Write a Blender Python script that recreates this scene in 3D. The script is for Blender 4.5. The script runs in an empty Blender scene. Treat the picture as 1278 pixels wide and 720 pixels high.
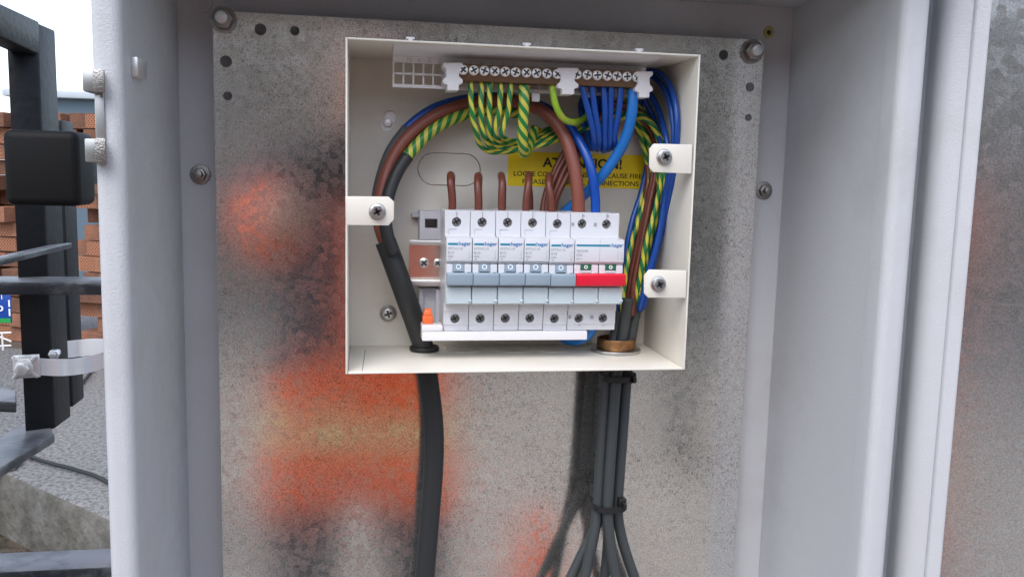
import bpy, bmesh, math, random
from mathutils import Vector, Matrix
random.seed(7)
S = bpy.context.scene
COL = S.collection
rad = math.radians

# ------------------------------------------------------------------ camera, sky, sun, exposure
F_PX, YAW, PIT, ROL = 1084.28, 0.16776, -0.12616, 0.02415
CAM = Vector((-0.06823, -0.64988, 0.01889))
fw = Vector((math.sin(YAW)*math.cos(PIT), math.cos(YAW)*math.cos(PIT), math.sin(PIT)))
r0 = Vector((math.cos(YAW), -math.sin(YAW), 0)); u0 = r0.cross(fw)
RT = r0*math.cos(ROL) + u0*math.sin(ROL); UP = -r0*math.sin(ROL) + u0*math.cos(ROL)
cd = bpy.data.cameras.new('camera'); cam = bpy.data.objects.new('camera', cd); COL.objects.link(cam)
cam.matrix_world = Matrix(((RT.x, UP.x, -fw.x, CAM.x), (RT.y, UP.y, -fw.y, CAM.y), (RT.z, UP.z, -fw.z, CAM.z), (0, 0, 0, 1)))
cd.sensor_width = 36; cd.lens = F_PX/1278*36; cd.clip_start = 0.01; cd.clip_end = 2000
S.camera = cam
SUN_ELEV, SUN_ROT = rad(52), rad(206)      # rotation is clockwise from +y seen from above
w = bpy.data.worlds.new('World'); S.world = w; w.use_nodes = True
nt = w.node_tree; bg = nt.nodes['Background']
sky = nt.nodes.new('ShaderNodeTexSky'); sky.sky_type = 'NISHITA'; sky.sun_disc = False
sky.sun_elevation = SUN_ELEV; sky.sun_rotation = SUN_ROT; sky.dust_density = 1.5; sky.air_density = 1.0; sky.ozone_density = 1.0
hs = nt.nodes.new('ShaderNodeHueSaturation'); hs.inputs['Saturation'].default_value = 0.66
nt.links.new(sky.outputs[0], hs.inputs['Color']); nt.links.new(hs.outputs[0], bg.inputs[0])
bg.inputs[1].default_value = 0.15
sd = bpy.data.lights.new('sun', 'SUN'); sd.energy = 0.5; sd.angle = rad(40); sd.color = (1, 0.99, 0.98)
sun = bpy.data.objects.new('sun', sd); COL.objects.link(sun)
sv = Vector((math.sin(SUN_ROT)*math.cos(SUN_ELEV), math.cos(SUN_ROT)*math.cos(SUN_ELEV), math.sin(SUN_ELEV)))
sun.rotation_euler = sv.to_track_quat('Z', 'Y').to_euler(); sun.location = (-3, -4, 6)
S.view_settings.view_transform = 'Standard'; S.view_settings.look = 'None'
S.view_settings.exposure = 1.4; S.view_settings.gamma = 1
S.render.engine = 'CYCLES'; S.cycles.use_denoising = True; S.cycles.max_bounces = 10

# ------------------------------------------------------------------ picture measure -> place
def ray(px, py):
    return fw + RT*((px-639)/F_PX) + UP*((360-py)/F_PX)
def W(px, py, y):
    d = ray(px, py); return CAM + d*((y-CAM.y)/d.y)
def Wz(px, py, z):
    d = ray(px, py); return CAM + d*((z-CAM.z)/d.z)
def Wn(px, py, p, n):
    d = ray(px, py); return CAM + d*((p-CAM).dot(n)/d.dot(n))
def Wd(px, py, dist):
    d = ray(px, py); return CAM + d*dist

# ------------------------------------------------------------------ materials
def N(t, ty, **kw):
    n = t.nodes.new(ty)
    for k, v in kw.items():
        if k in n.inputs: n.inputs[k].default_value = v
        else: setattr(n, k, v)
    return n
def mat(name, col, rough=0.5, metal=0.0, bump=None, var=None, coat=0.0, trans=0.0, spec=0.5, rvar=None):
    """bump=(scale,strength,distance)  var=(scale,col2,lo,hi): a second colour in patches  rvar=(scale,lo,hi): roughness"""
    m = bpy.data.materials.new(name); m.use_nodes = True; t = m.node_tree; b = t.nodes['Principled BSDF']
    b.inputs['Base Color'].default_value = (*col, 1); b.inputs['Roughness'].default_value = rough; b.inputs['Metallic'].default_value = metal
    b.inputs['Coat Weight'].default_value = coat; b.inputs['Coat Roughness'].default_value = 0.15; b.inputs['Transmission Weight'].default_value = trans
    b.inputs['Specular IOR Level'].default_value = spec
    tc = N(t, 'ShaderNodeTexCoord')
    if var:
        n = N(t, 'ShaderNodeTexNoise', Scale=var[0], Detail=5.0, Roughness=0.65); t.links.new(tc.outputs['Object'], n.inputs['Vector'])
        r = N(t, 'ShaderNodeMapRange'); r.inputs[1].default_value = var[2]; r.inputs[2].default_value = var[3]
        t.links.new(n.outputs[0], r.inputs[0])
        mx = N(t, 'ShaderNodeMix', data_type='RGBA'); mx.inputs[6].default_value = (*col, 1); mx.inputs[7].default_value = (*var[1], 1)
        t.links.new(r.outputs[0], mx.inputs[0]); t.links.new(mx.outputs[2], b.inputs['Base Color'])
    if bump:
        n = N(t, 'ShaderNodeTexNoise', Scale=bump[0], Detail=3.0); t.links.new(tc.outputs['Object'], n.inputs['Vector'])
        bp = N(t, 'ShaderNodeBump', Strength=bump[1], Distance=bump[2]); t.links.new(n.outputs[0], bp.inputs['Height'])
        t.links.new(bp.outputs[0], b.inputs['Normal'])
    if rvar:
        n = N(t, 'ShaderNodeTexNoise', Scale=rvar[0], Detail=4.0); t.links.new(tc.outputs['Object'], n.inputs['Vector'])
        r = N(t, 'ShaderNodeMapRange'); r.inputs[1].default_value = .3; r.inputs[2].default_value = .7; r.inputs[3].default_value = rvar[1]; r.inputs[4].default_value = rvar[2]
        t.links.new(n.outputs[0], r.inputs[0]); t.links.new(r.outputs[0], b.inputs['Roughness'])
    return m
def galvanised(name, tint=(.90, .875, .835), dark=(.34, .33, .31), rough=.12, flecks=400, amount=1.0):
    m = bpy.data.materials.new(name); m.use_nodes = True; t = m.node_tree; b = t.nodes['Principled BSDF']
    L = t.links.new
    tc = N(t, 'ShaderNodeTexCoord')
    n1 = N(t, 'ShaderNodeTexNoise', Scale=flecks, Detail=3.0, Roughness=.6, Distortion=1.6); L(tc.outputs['Object'], n1.inputs['Vector'])
    r1 = N(t, 'ShaderNodeMapRange'); r1.inputs[1].default_value = .48; r1.inputs[2].default_value = .70; L(n1.outputs[0], r1.inputs[0])
    n2 = N(t, 'ShaderNodeTexNoise', Scale=14.0, Detail=3.0); L(tc.outputs['Object'], n2.inputs['Vector'])
    r2 = N(t, 'ShaderNodeMapRange'); r2.inputs[1].default_value = .35; r2.inputs[2].default_value = .65; r2.inputs[3].default_value = .4*amount; r2.inputs[4].default_value = 1.0*amount; L(n2.outputs[0], r2.inputs[0])
    mu = N(t, 'ShaderNodeMath', operation='MULTIPLY'); L(r1.outputs[0], mu.inputs[0]); L(r2.outputs[0], mu.inputs[1])
    n4 = N(t, 'ShaderNodeTexNoise', Scale=900.0, Detail=2.0); L(tc.outputs['Object'], n4.inputs['Vector'])
    c2 = N(t, 'ShaderNodeMapRange'); c2.inputs[1].default_value = .3; c2.inputs[2].default_value = .7; c2.inputs[3].default_value = .72; c2.inputs[4].default_value = 1.1; L(n4.outputs[0], c2.inputs[0])
    mx = N(t, 'ShaderNodeMix', data_type='RGBA'); mx.inputs[6].default_value = (*tint, 1); mx.inputs[7].default_value = (*dark, 1); L(mu.outputs[0], mx.inputs[0])
    mm = N(t, 'ShaderNodeMix', data_type='RGBA', blend_type='MULTIPLY'); mm.inputs[0].default_value = 1; L(mx.outputs[2], mm.inputs[6]); L(c2.outputs[0], mm.inputs[7])
    mp = N(t, 'ShaderNodeMapping'); mp.inputs['Rotation'].default_value = (0, rad(33), 0); mp.inputs['Scale'].default_value = (7, 1, 420); L(tc.outputs['Object'], mp.inputs[0])
    n5 = N(t, 'ShaderNodeTexNoise', Scale=1.0, Detail=2.0); L(mp.outputs[0], n5.inputs['Vector'])
    r5 = N(t, 'ShaderNodeMapRange'); r5.inputs[1].default_value = .70; r5.inputs[2].default_value = .76; r5.inputs[4].default_value = .55; L(n5.outputs[0], r5.inputs[0])
    ms_ = N(t, 'ShaderNodeMix', data_type='RGBA'); ms_.inputs[7].default_value = (.95, .95, .95, 1); L(r5.outputs[0], ms_.inputs[0]); L(mm.outputs[2], ms_.inputs[6])
    L(ms_.outputs[2], b.inputs['Base Color']); b.inputs['Metallic'].default_value = .95
    v = N(t, 'ShaderNodeTexVoronoi', Scale=190.0); L(tc.outputs['Object'], v.inputs['Vector'])
    sx = N(t, 'ShaderNodeSeparateColor'); L(v.outputs['Color'], sx.inputs[0])
    rr = N(t, 'ShaderNodeMapRange'); rr.inputs[3].default_value = rough-.02; rr.inputs[4].default_value = rough+.05; L(sx.outputs[1], rr.inputs[0]); L(rr.outputs[0], b.inputs['Roughness'])
    n3 = N(t, 'ShaderNodeTexNoise', Scale=7.0, Detail=2.0); L(tc.outputs['Object'], n3.inputs['Vector'])
    b0 = N(t, 'ShaderNodeBump', Strength=.12*amount, Distance=.004); L(n3.outputs[0], b0.inputs['Height'])
    b1 = N(t, 'ShaderNodeBump', Strength=.035, Distance=.0004); L(n1.outputs[0], b1.inputs['Height']); L(b0.outputs[0], b1.inputs['Normal'])
    L(b1.outputs[0], b.inputs['Normal'])
    return m
def striped(name, ca, cb, turns=70., share=.45, starts=2.):
    m = bpy.data.materials.new(name); m.use_nodes = True; t = m.node_tree; b = t.nodes['Principled BSDF']; L = t.links.new
    uv = N(t, 'ShaderNodeUVMap'); sp = N(t, 'ShaderNodeSeparateXYZ'); L(uv.outputs[0], sp.inputs[0])
    a = N(t, 'ShaderNodeMath', operation='MULTIPLY_ADD'); a.inputs[1].default_value = turns; L(sp.outputs[0], a.inputs[0])
    a2 = N(t, 'ShaderNodeMath', operation='MULTIPLY'); a2.inputs[1].default_value = starts; L(sp.outputs[1], a2.inputs[0]); L(a2.outputs[0], a.inputs[2])
    f = N(t, 'ShaderNodeMath', operation='FRACT'); L(a.outputs[0], f.inputs[0])
    c = N(t, 'ShaderNodeMath', operation='LESS_THAN'); c.inputs[1].default_value = share; L(f.outputs[0], c.inputs[0])
    mx = N(t, 'ShaderNodeMix', data_type='RGBA'); mx.inputs[6].default_value = (*ca, 1); mx.inputs[7].default_value = (*cb, 1); L(c.outputs[0], mx.inputs[0])
    L(mx.outputs[2], b.inputs['Base Color']); b.inputs['Roughness'].default_value = .38
    return m
M = dict(
    paint=mat('grey_powder_coat', (.51, .52, .54), .42, bump=(800, .4, .0008), rvar=(60, .34, .52), var=(7, (.43, .43, .435), .5, .75)),
    cream=mat('cream_enamel', (.75, .71, .625), .38, var=(9, (.68, .635, .55), .5, .72), bump=(700, .12, .0004)),
    plate=galvanised('galvanised_steel'),
    doorplate=galvanised('galvanised_door_steel', tint=(.72, .75, .76), rough=.17, flecks=650, amount=.55),
    keeper=mat('weathered_keeper_steel', (.42, .42, .41), .36, .9, bump=(200, .05, .0005)),
    dullzinc=mat('dull_zinc_screw', (.50, .50, .49), .34, 1, bump=(700, .15, .0004)),
    zinc=mat('zinc_plated_steel', (.72, .72, .71), .38, .8, bump=(400, .1, .0005)),
    bright=mat('bright_screw_metal', (.92, .92, .92), .42, .55),
    dullsteel=mat('dull_screw_steel', (.32, .31, .29), .38, 1, bump=(900, .4, .0008)),
    railm=mat('warm_tinted_rail', (.90, .80, .70), .2, 1, bump=(1500, .25, .0004)),  # rail web, tinted warmer than the zinc lips
    brass=mat('brass_bar', (.20, .125, .075), .4, .8, bump=(300, .1, .0004)),
    bronze=mat('bronze_gland', (.42, .22, .10), .42, 1, var=(150, (.22, .12, .06), .4, .7)),
    copper=mat('copper_strands', (.85, .36, .2), .3, 1, bump=(1200, .5, .001)),
    white=mat('white_breaker_plastic', (.66, .67, .70), .32),
    ivory=mat('white_carrier_plastic', (.77, .75, .755), .4),
    greyplast=mat('grey_bracket_plastic', (.52, .52, .55), .45),
    lever=mat('grey_lever_plastic', (.28, .355, .42), .35),
    red=mat('red_lever_plastic', (.72, .012, .04), .3),
    green=mat('green_indicator', (.015, .14, .07), .4),
    recess=mat('screw_recess_shade', (.09, .09, .085), .5, .6),
    slot=mat('dark_slot', (.03, .03, .033), .7),
    line=mat('grey_mould_line', (.33, .34, .36), .6),
    ink=mat('grey_ink', (.34, .35, .38), .6),
    teal=mat('teal_ink', (.005, .22, .34), .5),
    blueink=mat('blue_ink', (.01, .16, .42), .5),
    whiteink=mat('white_ink', (.85, .87, .88), .5),
    black_ink=mat('black_ink', (.02, .018, .012), .6),
    plug=mat('olive_plug_plastic', (.42, .37, .12), .5),
    yellow=mat('yellow_sticker_vinyl', (.96, .70, .006), .42),
    flap=mat('clear_flap_plastic', (.74, .84, .87), .15, trans=.35),
    orange=mat('orange_clip_plastic', (.85, .16, .04), .4),
    brownw=mat('brown_wire_pvc', (.155, .042, .026), .36, bump=(250, .15, .0006)),
    brownbig=mat('brown_cable_pvc', (.24, .07, .045), .42, bump=(250, .15, .0006)),
    bluew=mat('blue_wire_pvc', (.008, .065, .33), .3, bump=(250, .15, .0006)),
    bluebig=mat('bright_blue_cable_pvc', (.012, .17, .55), .42, bump=(250, .15, .0006)),
    bluemid=mat('royal_blue_cable_pvc', (.006, .075, .42), .25, bump=(250, .15, .0006)),
    lime=mat('yellow_green_wire_pvc', (.30, .50, .03), .35, var=(120, (.55, .50, .05), .5, .65)),
    earth=striped('earth_wire_pvc', (.008, .17, .045), (.60, .54, .06), 75.),
    earthbig=striped('earth_cable_pvc', (.012, .20, .04), (.58, .53, .07), 125., .5, 3.),
    sheath=mat('black_cable_sheath', (.022, .024, .025), .5, bump=(120, .2, .001)),
    greysheath=mat('charcoal_cable_sheath', (.046, .053, .055), .55, bump=(120, .2, .001)),
    greysleeve=mat('grey_heat_sleeve', (.10, .11, .12), .5),
    rubber=mat('black_rubber', (.012, .012, .012), .5),
    ironblack=mat('black_gate_paint', (.004, .005, .007), .5, bump=(120, .35, .002), spec=.35),
    ironworn=mat('worn_black_gate_paint', (.02, .022, .028), .3, bump=(150, .3, .0015), var=(18, (.13, .135, .145), .5, .68), spec=.6),
    blackbox=mat('black_box_plastic', (.004, .004, .0045), .6, spec=.2, bump=(400, .2, .0005)),
    alu=mat('aluminium_band', (.84, .84, .87), .42, .6, bump=(60, .2, .002)),
    concrete=mat('rough_concrete', (.245, .237, .225), .9, bump=(90, 1, .012), var=(75, (.10, .097, .092), .44, .64)),
    concreteface=mat('dark_concrete_face', (.16, .15, .135), .9, bump=(30, .6, .02), var=(8, (.09, .085, .07), .4, .6)),
    gravel=mat('dark_gravel', (.20, .195, .19), .9, bump=(70, 1, .015), var=(70, (.09, .088, .085), .45, .65)),
    ground=mat('pale_concrete_yard', (.33, .29, .245), .9, bump=(40, .8, .02), var=(3, (.23, .205, .175), .4, .6)),
    soil=mat('brown_soil', (.085, .065, .045), .95, bump=(25, 1, .03), var=(20, (.04, .032, .022), .4, .6)),
    slate=mat('slate_blue_cladding', (.085, .125, .16), .6),
    eaves=mat('pale_eaves', (.42, .46, .50), .6),
    hivis=mat('orange_hi_vis_cloth', (.98, .13, .02), .8, bump=(30, .4, .01)),
    hitape=mat('silver_yellow_tape', (.75, .62, .28), .5),
    navy=mat('navy_cloth', (.035, .035, .045), .85),
    skin=mat('skin', (.50, .30, .22), .5),
    hair=mat('brown_hair', (.06, .04, .025), .7),
    boot=mat('boot_leather', (.04, .03, .02), .6),
    glass=mat('window_glass', (.05, .06, .07), .08),
    frame=mat('white_window_frame', (.75, .75, .73), .4),
    signblue=mat('blue_sign_face', (.01, .06, .32), .4),
    signgreen=mat('green_sign_band', (.02, .30, .06), .4),
    postgreen=mat('dark_green_paint', (.03, .04, .034), .5),
    rooftile=mat('brown_roof_tile', (.12, .085, .07), .8),
    leaf=mat('dark_leaf', (.07, .11, .03), .6, var=(6, (.12, .13, .03), .45, .6)),
    bark=mat('bark', (.10, .075, .055), .9),
)
def brick_material():
    m = mat('orange_clay_brick', (.36, .15, .08), .85, bump=(80, .5, .01), var=(9, (.23, .105, .062), .4, .65)); t = m.node_tree; b = t.nodes['Principled BSDF']
    oi = N(t, 'ShaderNodeObjectInfo'); r = N(t, 'ShaderNodeMapRange'); r.inputs[3].default_value = .42; r.inputs[4].default_value = 1.1; t.links.new(oi.outputs['Random'], r.inputs[0])
    src = b.inputs['Base Color'].links[0].from_socket; mm = N(t, 'ShaderNodeMix', data_type='RGBA', blend_type='MULTIPLY'); mm.inputs[0].default_value = 1
    t.links.new(src, mm.inputs[6]); t.links.new(r.outputs[0], mm.inputs[7]); t.links.new(mm.outputs[2], b.inputs['Base Color']); return m
M['brick'] = brick_material()
def perforated():
    m = bpy.data.materials.new('perforated_brick_face'); m.use_nodes = True; t = m.node_tree; b = t.nodes['Principled BSDF']; L = t.links.new
    tc = N(t, 'ShaderNodeTexCoord'); mp = N(t, 'ShaderNodeMapping'); mp.inputs['Scale'].default_value = (90, 90, 90); mp.inputs['Rotation'].default_value = (0, rad(45), 0)
    L(tc.outputs['Object'], mp.inputs[0])
    ck = N(t, 'ShaderNodeTexVoronoi', Scale=1.0); ck.inputs['Randomness'].default_value = 0; L(mp.outputs[0], ck.inputs['Vector'])
    lt = N(t, 'ShaderNodeMath', operation='LESS_THAN'); lt.inputs[1].default_value = .52; L(ck.outputs['Distance'], lt.inputs[0])
    mx = N(t, 'ShaderNodeMix', data_type='RGBA'); mx.inputs[6].default_value = (.33, .135, .07, 1); mx.inputs[7].default_value = (.035, .02, .014, 1)
    L(lt.outputs[0], mx.inputs[0]); L(mx.outputs[2], b.inputs['Base Color']); b.inputs['Roughness'].default_value = .9
    return m
M['perf'] = perforated()
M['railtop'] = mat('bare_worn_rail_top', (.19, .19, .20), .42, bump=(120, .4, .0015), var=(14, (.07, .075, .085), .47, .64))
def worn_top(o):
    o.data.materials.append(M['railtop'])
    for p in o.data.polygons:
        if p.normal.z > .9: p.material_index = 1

# ------------------------------------------------------------------ mesh helpers
def wl(o):
    p = Vector((0, 0, 0))
    while o is not None:
        p += o.location; o = o.parent
    return p
def link(name, me, m, parent=None, smooth=False):
    o = bpy.data.objects.new(name, me); COL.objects.link(o)
    if m is not None and not me.materials:
        for q in (m if isinstance(m, (list, tuple)) else [m]): me.materials.append(q)
    if parent: o.parent = parent
    if smooth:
        for p in me.polygons: p.use_smooth = True
    return o
def obj(name, bm, m, parent=None, bevel=0, seg=2, smooth=False):
    """bm holds world coordinates; stored relative to the parent chain"""
    bmesh.ops.recalc_face_normals(bm, faces=bm.faces)
    if bevel:
        bmesh.ops.bevel(bm, geom=[e for e in bm.edges if e.is_manifold and e.calc_face_angle(0) > .5], offset=bevel, segments=seg, affect='EDGES', profile=.5, clamp_overlap=True)
    off = wl(parent)
    if off.length: bmesh.ops.translate(bm, verts=bm.verts, vec=-off)
    bmesh.ops.recalc_face_normals(bm, faces=bm.faces)
    me = bpy.data.meshes.new(name); bm.to_mesh(me); bm.free()
    o = link(name, me, m, parent, smooth)
    if smooth or bevel:
        for p in me.polygons: p.use_smooth = True
        me.set_sharp_from_angle(angle=rad(40))
    return o
def roll(bm, pick, radius, seg=5):
    bmesh.ops.recalc_face_normals(bm, faces=bm.faces)
    bmesh.ops.bevel(bm, geom=[e for e in bm.edges if pick(e.verts[0].co, e.verts[1].co)], offset=radius, segments=seg, affect='EDGES', profile=.5, clamp_overlap=True)
def thing(name, label, cat, loc=(0, 0, 0), group=None, kind=None):
    o = bpy.data.objects.new(name, None); COL.objects.link(o); o.location = loc; o.empty_display_size = .02
    return tag(o, label, cat, group, kind)
def tag(o, label=None, cat=None, group=None, kind=None):
    if label: o['label'] = label
    if cat: o['category'] = cat
    if group: o['group'] = group
    if kind: o['kind'] = kind
    return o
def copy_tree(o, parent=None):
    c = o.copy(); COL.objects.link(c)
    if parent: c.parent = parent
    for ch in list(o.children): copy_tree(ch, c)
    return c
def nb(): return bmesh.new()
def box(bm, x0, x1, y0, y1, z0, z1):
    v = [bm.verts.new((x, y, z)) for x in (x0, x1) for y in (y0, y1) for z in (z0, z1)]
    for f in ((0, 1, 3, 2), (4, 6, 7, 5), (0, 4, 5, 1), (2, 3, 7, 6), (0, 2, 6, 4), (1, 5, 7, 3)): bm.faces.new([v[i] for i in f])
    return v
def prism(bm, pts, dvec):
    """polygon of world points extruded by dvec"""
    a = [bm.verts.new(p) for p in pts]; b = [bm.verts.new(Vector(p)+Vector(dvec)) for p in pts]
    n = len(a); bm.faces.new(a); bm.faces.new(b[::-1])
    for i in range(n): bm.faces.new((a[i], b[i], b[(i+1) % n], a[(i+1) % n]))
def prof(bm, yz, x0, x1):
    prism(bm, [(x0, y, z) for y, z in yz], (x1-x0, 0, 0))
def cyl(bm, p0, p1, ra, rb=None, seg=20, caps=True, start=0.0):
    p0 = Vector(p0); p1 = Vector(p1); d = (p1-p0).normalized(); rb = ra if rb is None else rb
    a = d.orthogonal().normalized() if abs(d.y) < .9 else Vector((1, 0, 0)); b = d.cross(a)
    A, B = [], []
    for i in range(seg):
        t = 2*math.pi*i/seg+start; q = a*math.cos(t)+b*math.sin(t)
        A.append(bm.verts.new(p0+q*ra)); B.append(bm.verts.new(p1+q*rb))
    for i in range(seg): bm.faces.new((A[i], A[(i+1) % seg], B[(i+1) % seg], B[i]))
    if caps: bm.faces.new(A[::-1]); bm.faces.new(B)
def ring(bm, c, ax, r0_, r1_, h, seg=28):
    """flat washer / tube round axis ax from c to c+ax*h"""
    c = Vector(c); d = Vector(ax).normalized(); a = d.orthogonal().normalized(); b = d.cross(a); V = []
    for i in range(seg):
        t = 2*math.pi*i/seg; q = a*math.cos(t)+b*math.sin(t)
        V.append([bm.verts.new(c+q*r0_), bm.verts.new(c+q*r1_), bm.verts.new(c+q*r1_+d*h), bm.verts.new(c+q*r0_+d*h)])
    for i in range(seg):
        A, B = V[i], V[(i+1) % seg]
        for k in range(4): bm.faces.new((A[k], A[(k+1) % 4], B[(k+1) % 4], B[k]))
def spline(pts, n=7):
    P = [Vector(p) for p in pts]; P = [P[0]*2-P[1]] + P + [P[-1]*2-P[-2]]; out = []
    for i in range(1, len(P)-2):
        a, b, c, d = P[i-1:i+3]
        for k in range(n):
            t = k/n
            out.append(.5*((2*b)+(c-a)*t+(2*a-5*b+4*c-d)*t*t+(3*b-3*c+d-a)*t**3))
    out.append(P[-2]); return out
def tube(name, pts, r, m, parent=None, seg=12, n=7, phase=0.0, sub=True, taper=None):
    path = spline(pts, n) if sub else [Vector(p) for p in pts]
    off = wl(parent); V, Fc, UV = [], [], []; L = 0; us = []
    t0 = (path[1]-path[0]).normalized(); a = t0.orthogonal().normalized()
    for i, p in enumerate(path):
        if i: L += (p-path[i-1]).length
        us.append(L)
        t = (path[min(i+1, len(path)-1)]-path[max(i-1, 0)]).normalized()
        a = (a - t*a.dot(t)).normalized(); b = t.cross(a); rr = r if taper is None else r*taper(i/(len(path)-1))
        for k in range(seg):
            th = 2*math.pi*k/seg; V.append(p+(a*math.cos(th)+b*math.sin(th))*rr-off)
    for i in range(len(path)-1):
        for k in range(seg):
            k2 = (k+1) % seg; Fc.append((i*seg+k, i*seg+k2, (i+1)*seg+k2, (i+1)*seg+k))
            UV += [(us[i]+phase, k/seg), (us[i]+phase, (k+1)/seg), (us[i+1]+phase, (k+1)/seg), (us[i+1]+phase, k/seg)]
    Fc.append(tuple(range(seg))[::-1]); UV += [(us[0]+phase, .2)]*seg
    e = (len(path)-1)*seg; Fc.append(tuple(range(e, e+seg))); UV += [(us[-1]+phase, .2)]*seg
    me = bpy.data.meshes.new(name); me.from_pydata(V, [], Fc); me.update()
    ul = me.uv_layers.new(name='UVMap')
    for i, q in enumerate(UV): ul.data[i].uv = q
    for p in me.polygons: p.use_smooth = len(p.vertices) == 4
    return link(name, me, m, parent)
def cut(o, cutter_bm):
    """take the cutter (world coordinates) out of o for good"""
    bmesh.ops.recalc_face_normals(cutter_bm, faces=cutter_bm.faces)
    me = bpy.data.meshes.new('cutter'); cutter_bm.to_mesh(me); cutter_bm.free()
    c = bpy.data.objects.new('cutter', me); COL.objects.link(c); c.location = -wl(o.parent) if o.parent else (0, 0, 0)
    par = o.parent; o.parent = None
    md = o.modifiers.new('b', 'BOOLEAN'); md.operation = 'DIFFERENCE'; md.solver = 'EXACT'; md.object = c
    dg = bpy.context.evaluated_depsgraph_get(); dg.update()
    new = bpy.data.meshes.new_from_object(o.evaluated_get(dg)); o.modifiers.clear(); old = o.data; o.data = new; new.name = old.name
    new.set_sharp_from_angle(angle=rad(40))
    bpy.data.objects.remove(c); o.parent = par
    return o
def text(name, s, size, x, y, z, m, parent, align='LEFT', sx=1.0, thick=.00006, bold=0.0):
    c = bpy.data.curves.new(name, 'FONT'); c.body = s; c.size = size; c.align_x = align; c.extrude = thick; c.resolution_u = 3; c.offset = bold
    t = bpy.data.objects.new(name, c); COL.objects.link(t)
    dg = bpy.context.evaluated_depsgraph_get(); dg.update()
    me = bpy.data.meshes.new_from_object(t.evaluated_get(dg)); bpy.data.objects.remove(t)
    off = wl(parent)
    me.transform(Matrix.Translation(Vector((x, y, z))-off) @ Matrix.Rotation(rad(90), 4, 'X') @ Matrix.Diagonal((sx, 1, 1, 1)))
    me.materials.clear()
    return link(name, me, m, parent)
def cross_screw(name, c, r, h, m, parent, seg=20, turn=0.3):
    """round domed head facing -y with a cross recess"""
    c = Vector(c); bm = nb(); y = c.y-h*.6
    cyl(bm, c, Vector((c.x, y, c.z)), r, r*.94, seg); cyl(bm, Vector((c.x, y, c.z)), Vector((c.x, y-r*.16, c.z)), r*.94, r*.62, seg)
    bmesh.ops.remove_doubles(bm, verts=bm.verts, dist=1e-6)
    bmesh.ops.delete(bm, geom=[f for f in bm.faces if len(f.verts) > 4 and abs(f.calc_center_median().y-y) < 1e-6], context='FACES')
    o = obj(name, bm, m, parent, smooth=True)
    a = r*.72; t = r*.19; k = nb(); P = []
    for q in range(4):
        g = turn+q*math.pi/2; u = Vector((math.cos(g), 0, math.sin(g))); v = Vector((-math.sin(g), 0, math.cos(g)))
        P += [c+u*t-v*t, c+u*a-v*t, c+u*a+v*t]
    P = [Vector((p.x, y-r*.16-.0005, p.z)) for p in P]
    prism(k, P, (0, .0005+r*.16+h*.3, 0)); cut(o, k)
    if parent:
        bm = nb(); prism(bm, [Vector((p.x, y+h*.2, p.z)) for p in P], (0, .0002, 0)); obj('recess', bm, M['slot'] if m is M['dullsteel'] else M['recess'], o)  # dark sheet in the cross stands in for its shade
    return o
def hex_screw(name, c, r, m, parent, drive=True):
    """hex flange screw facing -y"""
    c = Vector(c); bm = nb()
    cyl(bm, c, c+Vector((0, -.0012, 0)), r*1.25, r*1.15, 24)
    cyl(bm, c+Vector((0, -.0012, 0)), c+Vector((0, -.0042, 0)), r, r*.93, 6)
    o = obj(name, bm, m, parent, bevel=.00015, seg=1)
    if drive:
        for q in (.5, .5+math.pi/2):
            k = nb(); u = Vector((math.cos(q), 0, math.sin(q)))*r*.55; v = Vector((-math.sin(q), 0, math.cos(q)))*r*.19; y = Vector((0, -.0046, 0))
            prism(k, [c+y+u+v, c+y-u+v, c+y-u-v, c+y+u-v], (0, .002, 0)); cut(o, k)
            bm = nb(); prism(bm, [c+u+v+Vector((0, -.0029, 0)), c-u+v+Vector((0, -.0029, 0)), c-u-v+Vector((0, -.0029, 0)), c+u-v+Vector((0, -.0029, 0))], (0, .0002+.0001*(q > 1), 0)); obj('recess', bm, M['slot'], o)  # dark sheet in the drive slot, its shade put in as colour
    return o

# ------------------------------------------------------------------ ground and far setting
Z_GROUND, Z_BED, Z_SLAB = -1.36, -.985, -.80
bm = nb(); box(bm, -150, 150, -150, 150, Z_GROUND-.2, Z_GROUND); g = obj('ground', bm, M['ground']); tag(g, kind='structure')
e0, e1 = Wz(-60, 560, Z_SLAB), Wz(130, 645, Z_SLAB)
ed = (e1-e0).normalized(); bk = Vector((-ed.y, ed.x, 0))
bm = nb(); q = e0-ed*2.0; prism(bm, [q, e0+ed*2.2, e0+ed*2.2+bk*9, q+bk*9], (0, 0, -.3))
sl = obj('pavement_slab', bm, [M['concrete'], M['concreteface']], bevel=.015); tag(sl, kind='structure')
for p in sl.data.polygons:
    if p.normal.z < .8: p.material_index = 1  # side faces take the darker concrete
bm = nb(); q = e0-ed*2.6-bk*2; z = Vector((0, 0, Z_BED-Z_SLAB)); q += z
prism(bm, [q, q+ed*5, q+ed*5+bk*11.4, q+bk*11.4], (0, 0, -.6)); so = obj('soil', bm, M['soil']); tag(so, kind='structure')
k0, k1 = Wz(18, 588, Z_SLAB), Wz(125, 452, Z_SLAB)
far = k0+(k1-k0)*2.2
bm = nb(); prism(bm, [k0+Vector((0, 0, .004)), far+Vector((0, 0, .004)), far+Vector((-5, 0, .004)), k0+Vector((-1.9, -.5, .004))], (0, 0, .012))
gv = obj('gravel', bm, M['gravel'])
tag(gv, kind='stuff')
# thin black cable lying on the slab
c = tube('ground_cable', [Wz(28, 566, Z_SLAB+.012), Wz(60, 577, Z_SLAB+.012), Wz(95, 586, Z_SLAB+.012), Wz(132, 600, Z_SLAB+.012), Wz(190, 640, Z_SLAB+.012)], .0055, M['rubber'], seg=8)
tag(c, 'thin black cable lying across the rough concrete slab', 'cable')

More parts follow.
